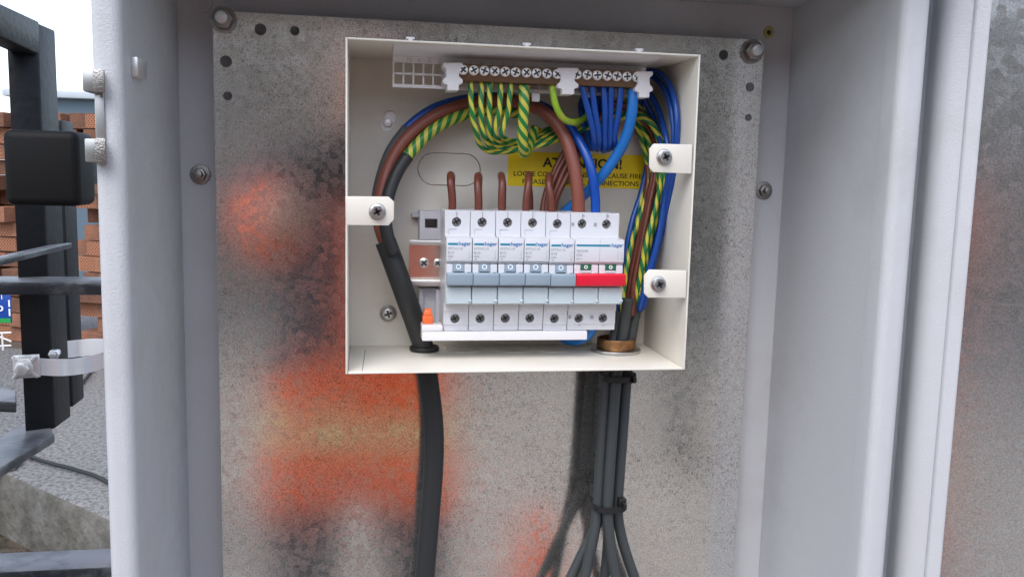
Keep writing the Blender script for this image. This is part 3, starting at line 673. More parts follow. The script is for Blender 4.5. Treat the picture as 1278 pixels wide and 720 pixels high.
# ------------------------------------------------------------------ breakers
m_, ML = .0175, -.01584
yS, yN = -.061, -.0745
zz = lambda py, y: W(600, py, y).z
zTop, zBot = -.0037, -.0864
zNt, zL0, zL1 = zz(297, yN), zz(297.3, yN-.001), zz(326, yN-.001)
zW0, zW1 = zz(328.5, yN), zz(345, yN)
zC0, zC1 = zz(340.5, -.082), zz(357, -.082)
zF1 = zz(380, yN)
def body_profile(wd):
    return [(-.0195, zTop), (yS, zTop), (yS-.0006, zNt+.0006), (yN, zNt), (yN, zW0), (yN+.006, zW0-.0002), (yN+.006, zW1), (yN, zW1-.001), (yN+.0005, zF1), (yS-.001, zF1-.0012), (yS-.001, zz(388, yS)), (yS, zz(388.5, yS)), (yS, zz(405, yS)), (yS+.0008, zz(405.5, yS)), (yS+.0008, zBot), (-.0195, zBot)]
def terminal_screws(root, xs, dark):
    out = []
    for x in xs:
        for py in (277.5, 397.5):
            out.append(Vector((x, yS, zz(py, yS))))
    return out
def make_breaker(x0, mods, main):
    wd = m_*mods-.00025
    nm = 'main_switch' if main else 'circuit_breaker'
    root = thing(nm, 'x', 'switch' if main else 'breaker', (x0+wd/2, yS, zBot))
    xa = x0+.0001; xb = x0+wd
    bm = nb(); prof(bm, body_profile(wd), xa, xb)
    bd = obj('body', bm, M['white'], root, bevel=.0003, seg=1)
    xs = [x0+m_*(i+.5) + (-.0007 if not main else -.0006) for i in range(mods)]
    k = nb()
    for x in xs:
        for py in (277.5, 397.5):
            c_ = Vector((x, yS, zz(py, yS))); cyl(k, c_+Vector((0, -.003, 0)), c_+Vector((0, .0045, 0)), .0032, seg=24)
    cut(bd, k)
    scr = None
    for x in xs:
        for py in (277.5, 397.5):
            c_ = Vector((x, yS+.0044, zz(py, yS)))
            if scr is None: scr = cross_screw('terminal_screw', c_, .0029, .004, M['dullsteel'], root, turn=.5)
            else:
                s2 = copy_tree(scr, root); s2.location = scr.location + (c_ - Vector((xs[0], yS+.0044, zz(277.5, yS)))); s2.rotation_euler = (0, 0, 0)
    # mould lines round the upper terminals
    bm = nb(); yl_ = yS-.0007
    for x in xs:
        for (u0_, u1_, v0, v1) in ((-.0006, .0006, 263.5, 270),):
            box(bm, x-.00012, x+.00012, yl_-.00003, yS+.0002, zz(271, yS), zz(264, yS))
        if not main:
            za, zb2 = zz(286.5, yS), zz(297, yS)
            box(bm, x-.0052, x+.0002, yl_-.00003, yS+.0002, za-.0001, za+.0001); box(bm, x-.0053, x-.0051, yl_-.00003, yS+.0002, zb2+.0007, za)
    obj('mould_line', bm, M['line'], root)
    # label face
    bm = nb(); box(bm, xa+.0001, xb-.0001, yN-.0016, yN-.0001, zL1, zL0); lab = obj('label_plate', bm, M['white'], root, bevel=.0003)
    yt = yN-.00172; px = lambda q: x0+q/32.2*m_      # label positions in pixels from the left edge of one pole
    zl = lambda py: zz(py, yN-.0017)
    wpx = 32.2*mods
    bm = nb(); box(bm, px(2), px(14 if not main else wpx-19), yt, yt+.0001, zl(306.2), zl(303.6)); obj('brand_bar', bm, M['teal'], lab)
    def lt(s, a, b, base, cap, mm, bold=0.0):
        o = text('lettering', s, abs(zl(base-cap)-zl(base))/.70, 0, yt, zl(base), mm, lab, bold=bold)
        xsv = [v.co.x for v in o.data.vertices]; sc = (px(b)-px(a))/(max(xsv)-min(xsv)); of = wl(lab).x; mn = min(xsv)
        for v in o.data.vertices: v.co.x = (v.co.x-mn)*sc+px(a)-of
    e = wpx-2
    lt(':hager', e-16.5, e, 306.4, 4.6, M['blueink'], bold=.00004)
    if main:
        lt('SBN290', 2, 17, 313.5, 3.2, M['ink']); lt('100A', 2, 10, 318.5, 3, M['ink']); lt('400 V~', 2, 10, 323.2, 2.4, M['ink'])
        bm = nb()
        for q in (e-6, e-1):
            box(bm, px(q)-.0001, px(q)+.0001, yt, yt+.0001, zl(315), zl(312.5)); prism(bm, [Vector((px(q)-.0001, yt, zl(319))), Vector((px(q)+.0001, yt, zl(319))), Vector((px(q-1.6)+.0001, yt, zl(315.5))), Vector((px(q-1.6)-.0001, yt, zl(315.5)))], (0, .0001, 0)); box(bm, px(q)-.0001, px(q)+.0001, yt, yt+.0001, zl(323), zl(319.2))
        obj('printed_symbol', bm, M['ink'], lab)
        bm = nb(); box(bm, x0+m_-.0001, x0+m_+.0001, yN-.00165, yN-.0012, zL1, zL0); obj('mould_line', bm, M['line'], lab)
    else:
        lt('MTN116' if main is None else 'MTN110', 2, 20, 312, 3.4, M['ink']); lt('B10', 2, 9.5, 317, 3.2, M['ink']); lt('6000', 2, 8.5, 321.2, 2.4, M['ink'])
        bm = nb(); box(bm, px(3), px(5.5), yt, yt+.0001, zl(324.3), zl(322.8))
        box(bm, px(e-1.5)-.0001, px(e-1.5)+.0001, yt, yt+.0001, zl(315.5), zl(312.5)); prism(bm, [Vector((px(e-1.5)-.0001, yt, zl(319))), Vector((px(e-1.5)+.0001, yt, zl(319))), Vector((px(e-3.4)+.0001, yt, zl(316))), Vector((px(e-3.4)-.0001, yt, zl(316)))], (0, .0001, 0)); box(bm, px(e-1.5)-.0001, px(e-1.5)+.0001, yt, yt+.0001, zl(322.5), zl(319)); box(bm, px(e-4), px(e-1.5), yt, yt+.0001, zl(323), zl(322.5))
        obj('printed_symbol', bm, M['ink'], lab)
    # lever window
    for i in range(mods):
        xo = x0+m_*i
        bm = nb(); box(bm, xo+.0004, xo+.0046, yN-.0003, yN+.0055, zW1+.0002, zW0-.0006); box(bm, xo+.0125, xo+.0171, yN-.0003, yN+.0055, zW1+.0002, zW0-.0006)
        if main: box(bm, xo+.0047, xo+.0124, yN+.0004, yN+.0055, zW1+.0002, zz(336, yN))
        obj('window_cheek', bm, M['white'], root, bevel=.0003, seg=1)
        bm = nb(); box(bm, xo+.0048, xo+.0123, yN-.0001, yN+.0055, zz(336.5 if main else 344.5, yN), zW0-.0004); stem = obj('indicator' if main else 'lever_stem', bm, M['green'] if main else M['lever'], root, bevel=.0003, seg=1)
        cc = Vector((xo+.0085, yN-.0001, zz(333 if not main else 332.4, yN))); bm = nb(); ring(bm, cc, (0, -1, 0), .00115 if not main else .0007, .0018 if not main else .0013, .0002, 18); obj('off_mark', bm, M['whiteink'], stem)
        bm = nb(); zg = zz(340.2, yN); box(bm, xo+.0055, xo+.0117, yN-.0004, yN-.00012, zg-.0007, zg+.0007); box(bm, xo+.0143, xo+.0166, yN-.0005, yN-.00032, zg-.0007, zg+.0003); obj('slot', bm, M['slot'] if not main else M['line'], root)
    # lever cap
    xl, xr = x0+.0002, x0+wd+.0001
    bm = nb(); prof(bm, [(yN-.0004, zC0-.0008), (-.0815, zC0), (-.083, zC0-.001), (-.0822, zC1+.0006), (-.0805, zC1), (yN-.0004, zC1)], xl, xr)
    obj('lever', bm, M['red'] if main else M['lever'], root, bevel=.0004)
    # clear flap with hinge pin
    for i in range(mods):
        xo = x0+m_*i
        bm = nb(); box(bm, xo+.0002, xo+m_-.0005, yN-.0022, yN-.0006, zF1+.0006, zz(358.5, yN-.002)); fl = obj('clear_flap', bm, M['flap'], root, bevel=.0003, seg=1)
        bm = nb(); cyl(bm, (xo+m_-.0022, yN-.0024, zF1+.0028), (xo+m_-.0003, yN-.0024, zF1+.0028), .0008, seg=8); box(bm, xo+.0012, xo+m_-.0028, yN-.0026, yN-.0023, zF1+.0012, zF1+.0019); obj('flap_hinge', bm, M['flap'], fl)
    if main:
        bm = nb()
        for xq in (x0+.0014, x0+m_, ):
            for py in (278, 396): box(bm, xq-.0009, xq+.0009, yS-.00085, yS+.0002, zz(py+2, yS), zz(py-2, yS))
        for xq in xs: box(bm, xq+.0006, xq+.0013, yS-.00085, yS+.0002, zz(268, yS), zz(266, yS)); box(bm, xq+.0001, xq+.0008, yS-.0001, yS+.0002, zz(407.5, yS), zz(406, yS))
        obj('slot', bm, M['line'], root)
        bm = nb(); box(bm, x0+wd, x0+wd+.0012, -.058, -.03, zz(277, yS), zz(268, yS)); box(bm, x0+wd, x0+wd+.0008, -.058, -.03, zz(297, yS), zz(284, yS)); obj('side_lug', bm, M['white'], root)
    return root
GB = 'single pole breakers clipped in a row'
b_first = make_breaker(ML, 1, None)
b_first['label'] = 'first single pole breaker in the row, next to the bare rail end'; b_first['group'] = GB
b_two = make_breaker(ML+m_, 1, False)
LB = ['second breaker from the bare rail end, with a grey lever', 'third breaker from the bare rail end, middle of the five grey levers', 'fourth breaker from the bare rail end, two away from the red lever', 'grey lever breaker touching the red lever main switch']
b_two['label'] = LB[0]; b_two['group'] = GB
for i in range(1, 4):
    c_ = copy_tree(b_two); c_.location = b_two.location+Vector((m_*i, random.uniform(-.0004, .0003), random.uniform(-.0003, .0003))); c_['label'] = LB[i]
ms = make_breaker(ML+5*m_, 2, True); ms['label'] = 'double width main switch with a red lever at the end of the row'

# comb busbar cover and orange clip
yb3 = -.0635
cb = thing('busbar_cover', 'white plastic busbar cover running under the breakers', 'busbar', (0, yb3, W(600, 418, yb3).z))
a, b = W(527, 405, yb3), W(733, 417.5, yb3)
zc0, zc1 = W(600, 406.5, yb3).z, W(600, 417.5, yb3).z
zc1 = max(zc1, zBot-.006)
bm = nb(); box(bm, a.x, b.x, yb3, yb3+.016, zBot-.0065, zBot-.0003); obj('cover', bm, M['ivory'], cb, bevel=.0006)
a, b = W(525.5, 397, -.052), W(551, 406, -.052)
bm = nb(); box(bm, a.x, ML-.0005, yb3+.0005, yb3+.0158, zBot, zBot+.0042); obj('end_cap', bm, M['ivory'], cb, bevel=.0006)
oc = thing('terminal_shroud', 'small orange plastic tip standing on the busbar end', 'clip', W(534, 405, -.054))
p = W(533.5, 404, -.054); bm = nb(); box(bm, p.x-.0036, p.x+.0036, -.058, -.051, zBot+.0043, zBot+.010); top = W(533, 385, -.054).z
prism(bm, [(p.x-.0033, -.0578, zBot+.01), (p.x+.0033, -.0578, zBot+.01), (p.x+.0026, -.0568, top), (p.x-.0022, -.0568, top)], (0, .0058, 0)); obj('tip', bm, M['orange'], oc, bevel=.0008)

# ------------------------------------------------------------------ terminal carrier and bars
yc = -.052
tc_ = thing('terminal_carrier', 'white plastic terminal carrier along the top of the box', 'terminal carrier', W(650, 110, yc))
zA = lambda py, px=520, y=yc: W(px, py, y).z
xL, xR = W(490, 90, yc).x, W(806, 90, yc).x
z_f1, z_f0 = zA(71), zA(79)          # numbered face
z_m0, z_m1 = zA(91.5), zA(94)
z_b0, z_b1 = zA(106), zA(110)
zsh = W(491, 53.5, -.088).z
bm = nb(); box(bm, xL, xR, yc, yc+.002, z_f0, z_f1); obj('number_strip', bm, M['ivory'], tc_)
bm = nb(); prism(bm, [(xL, yc-.0001, z_f1), (xL, yc+.0015, z_f1+.0016), (xL, -.0885, zsh+.0012), (xL, -.0885, zsh)], (xR-xL, 0, 0)); obj('sloping_shelf', bm, M['ivory'], tc_, bevel=.0003)
bm = nb(); n = 23; pw = (W(503.5, 90, yc).x-W(491, 90, yc).x)
box(bm, xL, xR, yc+.0001, yc+.003, z_m1, z_m0); box(bm, xL, xR, yc-.0004, yc+.003, z_b1, z_b0)
k_ = 0
while xL+k_*pw < xR:
    x = xL+k_*pw; box(bm, x, x+.0012, yc+.0002, yc+.0032, z_b0+.0001, z_m1-.0001); box(bm, x, x+.0012, yc+.0002, yc+.0032, z_m0+.0001, z_f0-.0001); k_ += 1
obj('lattice', bm, M['ivory'], tc_)
for px, py in ((512, 50), (657, 61.5), (797, 66)):
    p = W(px, py+3, -.086); bm = nb(); box(bm, p.x-.0013, p.x+.0013, -.0875, -.0855, zsh+.0008, zsh+.0028); box(bm, p.x-.0026, p.x+.0026, -.0875, -.0855, zsh+.0028, zsh+.0040); obj('lug', bm, M['ivory'], tc_)
for px, s in ((510, 'N'), (523, '4'), (536, '3'), (549, '2'), (587, '5'), (601, '4'), (614, '3'), (628, '2'), (641, '1')):
    p = W(px, 77.5+(px-510)*.045, yc-.0002); text('lettering', s, .0042, p.x-.0012, yc-.0002, p.z, M['greyplast'], tc_)
# hanging latch tongues of the carrier
for px, pa, pb in ((664, 113, 127), (727, 113, 122)):
    a = W(px, pa, yc); b = W(px+9, pb, yc); bm = nb(); box(bm, a.x, b.x, yc-.001, yc+.002, b.z, min(a.z, z_b1-.0002)); obj('tongue', bm, M['ivory'], tc_)
def holder(pa, pb, qt, qb):
    """waisted clip that grips the bars"""
    y0 = -.0695; P = []
    x0, x1 = pa, pb; w_ = x1-x0
    for fx, fy in ((.0, .0), (1, 0), (1, .14), (.82, .24), (.82, .5), (1, .62), (1, .74), (.8, .8), (.8, 1), (.22, 1), (.22, .8), (0, .74), (0, .62), (.16, .5), (.16, .24), (0, .14)):
        P.append(W(x0+fx*w_, qt+fy*(qb-qt), y0))
    bm = nb(); prism(bm, P, (0, .0165, 0)); return obj('bar_holder', bm, M['ivory'], tc_, bevel=.0004)
holder(553, 577.5, 78.5, 113); holder(696, 722, 85, 118); holder(793, 815, 89.5, 122)
def bar(name, label, pa, pb, xs, ya, yb_, group):
    y0 = -.066
    root = thing(name, label, 'terminal bar', W((pa+pb)/2, 104, y0), group)
    za = (W(pa, ya-8, y0).z+W(pb, yb_-8, y0).z)/2; zb_ = (W(pa, ya+13, y0).z+W(pb, yb_+13, y0).z)/2
    bm = nb(); box(bm, W(pa, ya, y0).x, W(pb, ya, y0).x, y0, -.0545, zb_, za); bb = obj('bar', bm, M['brass'], root, bevel=.0006)
    zc = (W(pa, ya, y0).z+W(pb, yb_, y0).z)/2
    k = nb()
    for px in xs:
        x = W(px, ya, y0).x; cyl(k, (x, -.0603, zb_-.002), (x, -.0603, zb_+.006), .0021, seg=12)
    cut(bb, k)
    base = None
    for i, px in enumerate(xs):
        c_ = Vector((W(px, ya, y0).x, y0-.0003, zc))
        s = cross_screw('terminal_screw', c_, .0033, .004, M['bright'], root, turn=random.uniform(0, 1.5), seg=18) if i < 3 else copy_tree(bases[i % 3], root)
        if i < 3:
            if i == 0: bases = []; cs = []
            bases.append(s); cs.append(c_)
        else:
            s.location = bases[i % 3].location+(c_-cs[i % 3])
            s.rotation_euler = (0, 0, 0)
    return zb_
EX = [577.5, 591, 604, 617, 630, 643, 656.5, 669, 682, 695]
NX = [719, 732, 744.5, 757, 769, 781.5, 794]
zE = bar('earth_bar', 'longer brass terminal bar holding the green and yellow earth wires', 571, 701, EX, 88, 93, 'brass terminal bars')
zN = bar('neutral_bar', 'shorter brass terminal bar holding the blue neutral wires', 712, 800, NX, 94, 96.5, 'brass terminal bars')

# ------------------------------------------------------------------ cables and wires
def run(name, label, cat, group, m, r, pts, phase=0., seg=12, n=7):
    q = []
    for px, py, y in pts:      # keep clear of the side wall of the box
        if px > 800 and 80 < py < 400: y = min(y, -.006-(px+3+r*1700-(809-(py-70)*.006))/62*.088)
        q.append((px, py, y))
    if name in ('sheathed_cable', 'supply_cable'):
        a, b_ = q[-2], q[-1]; k = (b_[0]-a[0])/(b_[1]-a[1])
        q += [(b_[0]+k*60, 800, b_[2]), (b_[0]+k*100, 900, b_[2]), (b_[0]+k*110, 990, b_[2])]
    if name in ('earth_wire', 'neutral_wire', 'brown_wire'):
        q = [q[0]]+[(a+random.uniform(-1, 1), b_+random.uniform(-1, 1), c_+random.uniform(-.0006, .0006)) for a, b_, c_ in q[1:-1]]+[q[-1]]
    o = tube(name, [W(*p) for p in q], r, m, seg=seg, n=n, phase=phase)
    return tag(o, label, cat, group)
yg = GR.y
run('supply_cable', 'thick black supply cable rising through the rubber grommet', 'cable', None, M['sheath'], .0074,
    [(481, 301, -.036), (489, 322, -.037), (505, 366, -.038), (520, 408, yg-.002), (529, 436, yg), (534, 470, yg), (541, 530, yg), (541, 585, yg), (536, 650, yg), (529, 735, yg)], seg=18)
gm = thing('rubber_grommet', 'black rubber grommet round the supply cable in the box floor', 'grommet', (GR.x, GR.y, bB+t_))
bm = nb(); ring(bm, (GR.x, GR.y, bB+t_+.0001), (0, 0, 1), .0072, .0108, .0035); obj('collar', bm, M['rubber'], gm, bevel=.001)
run('live_cable', 'thick brown cable arching over to the red main switch', 'cable', None, M['brownbig'], .0046,
    [(490, 315, -.036), (479, 297, -.036), (473, 272, -.036), (476, 240, -.034), (487, 205, -.03), (505, 176, -.028), (532, 152, -.026), (566, 135, -.025), (610, 126, -.024), (650, 128, -.026), (680, 141, -.032), (702, 166, -.04), (715, 202, -.046), (721, 240, -.049), (722, 268, -.049)], seg=16)
ebl = tube('incoming_earth_cable', [W(*p) for p in [(491, 315, -.044), (484, 295, -.044), (481, 270, -.043), (486, 240, -.04), (497, 213, -.036), (513, 190, -.033), (540, 163, -.03), (575, 145, -.027), (612, 138, -.022), (650, 142, -.018)]], .0041, M['earthbig'], seg=14)
tag(ebl, 'green and yellow earth cable curving beside the thick brown cable', 'cable')
tube('black_sleeve', [W(*p) for p in [(492, 317, -.044), (484, 295, -.044), (481, 270, -.043), (486, 240, -.04), (497, 213, -.036), (509, 195, -.0335)]], .0045, M['sheath'], ebl, seg=14)
nbl = tube('neutral_cable', [W(*p) for p in [(486, 315, -.026), (476, 293, -.026), (470, 262, -.024), (474, 228, -.022), (487, 190, -.02), (508, 160, -.018), (545, 134, -.017), (600, 122, -.016), (655, 126, -.018), (690, 140, -.022), (712, 160, -.034), (731, 192, -.045), (740, 222, -.049), (743, 250, -.049), (743, 268, -.049)]], .0034, M['bluemid'], seg=14)
tag(nbl, 'royal blue cable dropping into the red main switch', 'cable')
tube('grey_sleeve', [W(*p) for p in [(486, 315, -.026), (476, 293, -.026), (470, 262, -.024), (474, 228, -.022), (487, 190, -.02), (508, 160, -.018)]], .0040, M['greysleeve'], nbl, seg=14)
# brown outgoing wires
GBW = 'brown wires leaving the breaker tops'
lab = ['brown wire hooped behind the first breaker', 'brown wire hooped behind the second breaker', 'brown wire hooped behind the third breaker, beside the yellow sticker', 'brown wire hooped over the yellow sticker above the fourth breaker', 'short brown wire hooped in front of the slanting brown wires']
for i, (x, tx, ty) in enumerate(((563.5, 563, 216), (597, 596.5, 217), (626.5, 626, 217), (656, 659, 217), (689, 684, 218))):
    run('brown_wire', lab[i], 'wire', GBW, M['brownw'], .0026, [(x, 272, -.045), (x, 250, -.046), (tx, ty+12, -.044), (tx+.2, ty+2, -.038), (tx+.6, ty+4, -.031), (tx+1, ty+16, -.027), (tx+1.5, 252, -.024), (tx+2, 300, -.018)], n=8)
lab = ['brown wire slanting up behind the earth loop, first of four', 'brown wire slanting up beside the sticker, second of four', 'brown wire slanting up beside the sticker, third of four', 'brown wire slanting up nearest the thick brown cable, last of four']
for i in range(4):
    a = i*5.0; o_ = i*4.2
    run('brown_wire', lab[i], 'wire', 'brown wires sweeping over to the cable bundle', M['brownw'], .0022,
        [(676+a*.9, 275, -.03), (680+a*1.05, 245, -.026-.002*i), (693+a*1.3, 210, -.024-.002*i), (712+a*1.3, 178, -.022-.002*i), (737+a, 152-o_*.6, -.02-.002*i), (768, 142-o_, -.02-.002*i), (791+o_, 156-o_, -.02-.002*i), (804+o_*1.3, 182-o_, -.02-.002*i), (808+o_*.9, 215, -.022-.002*i), (804+o_*.5, 255, -.027-.002*i), (793+o_*.55, 310, -.03-.002*i), (785+o_*.5, 355, -.033-.002*i), (780+o_*.7, 394, -.035-.002*i)])
# earth wires
GE = 'green and yellow earth wires from the terminal bar'
EARTH_END = [[(808, 152, -.034), (823, 180, -.037), (827, 215, -.039), (819, 255, -.042), (805, 305, -.044), (799, 340, -.044), (790, 385, -.036)],
             [(806, 146, -.03), (824, 170, -.033), (832, 205, -.034), (826, 250, -.037), (811, 305, -.04), (802, 350, -.04), (794, 388, -.036)],
             [(800, 158, -.024), (812, 190, -.026), (812, 225, -.026), (800, 265, -.028), (786, 310, -.033), (780, 355, -.04), (776, 392, -.036)],
             [(796, 160, -.022), (806, 190, -.022), (808, 225, -.022), (796, 265, -.024), (783, 310, -.026), (777, 355, -.03), (776, 392, -.03)],
             [(804, 140, -.022), (818, 165, -.022), (824, 205, -.024), (816, 250, -.026), (803, 305, -.028), (795, 350, -.03), (790, 390, -.03)]]
lab = ['green and yellow wire at the outer end of the earth loop', 'green and yellow wire second in the earth loop', 'green and yellow wire in the middle of the earth loop', 'green and yellow wire fourth in the earth loop', 'green and yellow wire innermost in the earth loop, next to the thick earth wire']
for i, (x, xl_) in enumerate(((588, 593.5), (600.5, 602), (611.5, 610), (624.5, 618), (637, 627))):
    o_ = i*2.6
    run('earth_wire', lab[i], 'wire', GE, M['earth'], .00195,
        [(x+1.2, 100, -.0603), (x-.5, 112, -.0615), (x+(xl_-x)*.35, 140, -.062), (xl_, 165, -.058), (xl_+5, 179-o_*.4, -.05+.001*i), (xl_+16, 188-o_, -.042+.0015*i), (xl_+36, 190-o_*1.3, -.036+.0022*i), (668, 183-o_*1.5, -.031+.003*i), (700, 173-o_*1.5, -.029+.003*i), (740, 158-o_*1.4, -.028+.003*i), (780, 148-o_*2.2, -.027+.002*i)] + EARTH_END[i], phase=random.random(), seg=10)
    c_ = W(x+1.2, 101, -.0603); p2 = W(x, 106, -.061)
run('thick_earth_wire', 'thickest green and yellow earth wire hanging straight from the terminal bar', 'wire', None, M['earthbig'], .0036,
    [(653.5, 107, -.0603), (654, 130, -.062), (652.5, 160, -.06), (652.5, 181, -.055), (654, 191, -.046), (657, 190, -.036), (662, 178, -.028), (668, 160, -.022)], seg=14)
tag(tube('bare_copper_end', [W(655, 98, -.0603), W(654, 104, -.0605), W(653.5, 109, -.061)], .0021, M['copper'], bpy.data.objects['thick_earth_wire']), None)
run('bonding_wire', 'short lime green wire bending away under the terminal bar', 'wire', None, M['lime'], .0023,
    [(689.5, 101, -.0603), (690, 113, -.062), (694, 133, -.062), (703, 148, -.057), (716, 153, -.05), (728, 149, -.04), (738, 138, -.028)], seg=12)
# neutral wires
GN = 'blue neutral wires from the terminal bar'
BLUE_END = [[(820, 90, -.034), (837, 108, -.036), (844, 145, -.036), (843, 190, -.036), (839, 225, -.038), (829, 275, -.04), (816, 330, -.042), (803, 385, -.037)],
            [(818, 98, -.026), (834, 120, -.028), (840, 160, -.029), (838, 200, -.03), (832, 235, -.034), (823, 280, -.036), (810, 335, -.038), (799, 388, -.034)],
            [(808, 112, -.026), (823, 138, -.028), (833, 175, -.03), (836, 215, -.043), (831, 250, -.046), (820, 300, -.048), (808, 345, -.046), (798, 388, -.04)],
            [(803, 122, -.024), (816, 148, -.026), (826, 182, -.026), (826, 220, -.024), (817, 265, -.024), (806, 310, -.026), (796, 360, -.028), (792, 392, -.028)],
            [(798, 130, -.018), (806, 160, -.016), (808, 200, -.016), (801, 238, -.02), (790, 275, -.026), (779, 320, -.03), (773, 365, -.032), (770, 395, -.03)]]
lab = ['blue wire first in the hanging blue loop, nearest the lime wire', 'blue wire second in the hanging blue loop', 'blue wire in the middle of the hanging blue loop', 'blue wire fourth in the hanging blue loop', 'blue wire last in the hanging blue loop, beside the bright blue cable']
for i, (x, xl_) in enumerate(((727.5, 742), (738.5, 748.5), (753.5, 755), (763, 761.5), (774.5, 768))):
    o_ = i*3.0
    run('neutral_wire', lab[i], 'wire', GN, M['bluew'], .00215,
        [(x-1, 101, -.0603), (x, 112, -.0615), (x+(xl_-x)*.45, 140, -.06), (xl_, 168, -.055), (xl_-.5, 184-abs(i-2)*1.2, -.047), (xl_-3, 187-abs(i-2)*1.2, -.038), (xl_-9, 172, -.03), (xl_-16, 148, -.024), (xl_-14, 122, -.02), (770, 103-i, -.019), (796, 92+i, -.022)] + BLUE_END[i], seg=10)
tb = tube('thick_neutral_cable', [W(*p) for p in [(790, 111, -.0603), (790, 122, -.062), (788, 145, -.061), (781, 172, -.056), (766, 200, -.048), (746, 226, -.04), (722, 250, -.03), (700, 270, -.022), (684, 300, -.0145), (676, 350, -.0135), (684, 398, -.016), (700, 419, -.024), (716, 425, -.032), (732, 419, -.04), (742, 404, -.045)]], .0037, M['bluebig'], seg=16)
tag(tb, 'thickest bright blue cable with a bare copper end crossing the sticker', 'cable')
tube('bare_copper_end', [W(792, 100, -.0603), W(790.5, 107, -.061), W(790, 113, -.062)], .0029, M['copper'], tb, seg=12)
# outgoing sheathed cables
GS = 'charcoal sheathed cables tied in a bundle under the box'
lab = ['charcoal cable on the outer side of the bundle, splaying furthest to the cabinet door side', 'charcoal cable at the front middle of the tied bundle', 'charcoal cable at the front of the bundle nearest the black supply cable', 'charcoal cable behind the bundle, splaying towards the black supply cable', 'charcoal cable hidden at the back of the tied bundle']
y0 = GL.y
for i, P in enumerate((
    [(798, 371, -.036), (792, 395, -.034), (786, 430, y0), (782, 470, y0-.002), (777, 540, y0), (771, 628, y0), (774, 662, y0), (783, 695, y0), (797, 735, y0)],
    [(784, 372, -.042), (781, 395, -.040), (775, 432, y0-.005), (769, 475, y0-.008), (764, 540, y0-.008), (758.5, 628, y0-.008), (760, 662, y0-.008), (765, 700, y0-.008), (772, 735, y0-.008)],
    [(774, 388, -.034), (771, 405, -.032), (764, 433, y0), (757, 475, y0-.003), (752, 540, y0-.003), (746, 628, y0-.003), (742, 662, y0-.004), (734, 700, y0-.004), (727, 735, y0-.004)],
    [(790, 385, -.026), (781, 405, -.022), (770, 430, y0+.009), (763, 475, y0+.006), (757, 540, y0+.006), (751, 628, y0+.006), (741, 662, y0+.006), (724, 696, y0+.006), (706, 735, y0+.006)],
    [(792, 390, -.024), (785, 410, -.02), (779, 432, y0+.009), (774, 475, y0+.006), (769, 540, y0+.006), (763, 628, y0+.006), (760, 662, y0+.006), (757, 700, y0+.006), (752, 735, y0+.006)])):
    run('sheathed_cable', lab[i], 'cable', GS, M['greysheath'], .0041, P, seg=16)
gl = thing('cable_gland', 'bronze cable gland on a steel washer in the box floor', 'cable gland', (GL.x, GL.y, bB+t_))
bm = nb(); ring(bm, (GL.x, GL.y, bB+t_+.0002), (0, 0, 1),   .0131, .0185, .0022, 40); obj('washer', bm, M['dullzinc'], gl, bevel=.0004)
bm = nb(); ring(bm, (GL.x, GL.y, bB+t_+.0025), (0, 0, 1), .0127, .0142, .0078, 40); 
bs_ = obj('bush', bm, M['bronze'], gl, bevel=.0004)
bm = nb()
for k in range(3): ring(bm, (GL.x, GL.y, bB+t_+.0042+k*.002), (0, 0, 1), .0139, .0145, .0008, 40)
obj('thread', bm, M['bronze'], bs_)
bm = nb(); ring(bm, (GL.x, GL.y, bB-.005), (0, 0, 1), .0131, .016, .0048, 6); obj('locknut', bm, M['zinc'], gl)
# cable ties
def tie(label, cx, cy, wpx, hx, hy):
    root = thing('cable_tie', label, 'cable tie', W(cx, cy, y0-.012), 'black cable ties round the charcoal cables')
    c_ = W(cx, cy, y0); a = (W(cx+wpx/2, cy, y0)-c_).length
    bm = nb(); seg = 36; V = []
    for i in range(seg):
        t = 2*math.pi*i/seg; ex = math.copysign(abs(math.cos(t))**.75, math.cos(t)); ey = math.copysign(abs(math.sin(t))**.75, math.sin(t))
        for rr, hz in ((0, -.0021), (.0012, -.0021), (.0012, .0021), (0, .0021)):
            V.append(bm.verts.new(c_+Vector((ex*(a+rr), ey*(.0125+rr)-.001, hz))))
    for i in range(seg):
        j = (i+1) % seg
        for k in range(4): bm.faces.new((V[i*4+k], V[i*4+(k+1) % 4], V[j*4+(k+1) % 4], V[j*4+k]))
    obj('strap', bm, M['rubber'], root)
    h = W(hx, hy, y0-.006); bm = nb(); box(bm, h.x-.003, h.x+.003, h.y-.003, h.y+.003, h.z-.0038, h.z+.0038); obj('locking_head', bm, M['rubber'], root, bevel=.0006)
    bm = nb(); box(bm, h.x-.0012, h.x+.0012, h.y-.009, h.y-.003, h.z-.002, h.z+.002); obj('tail', bm, M['rubber'], root)
tie('black cable tie tight under the box', 769, 469, 36, 788, 471)
tie('black cable tie halfway down the charcoal cables', 758.5, 628, 38, 776, 627)

# ------------------------------------------------------------------ behind the camera: the photographer and an added house for reflections and fill
pr = thing('person', 'person in an orange work jacket holding up a phone to the cabinet', 'person', (-.08, -1.25, Z_GROUND))
def grow(name, joints, edges, m, parent, sub=2):
    me = bpy.data.meshes.new(name); me.from_pydata([j[0] for j in joints], edges, []); o = bpy.data.objects.new(name, me); COL.objects.link(o)
    md = o.modifiers.new('s', 'SKIN'); o.modifiers.new('u', 'SUBSURF').levels = sub
    for i, j in enumerate(joints):
        q = me.skin_vertices[0].data[i]; q.radius = j[1] if isinstance(j[1], tuple) else (j[1], j[1]); q.use_root = i == 0
    dg = bpy.context.evaluated_depsgraph_get(); dg.update(); new = bpy.data.meshes.new_from_object(o.evaluated_get(dg)); bpy.data.objects.remove(o)
    r = link(name, new, m, parent, True); new.transform(Matrix.Translation(-wl(parent))); return r
X, Y, G = -.08, -1.25, Z_GROUND
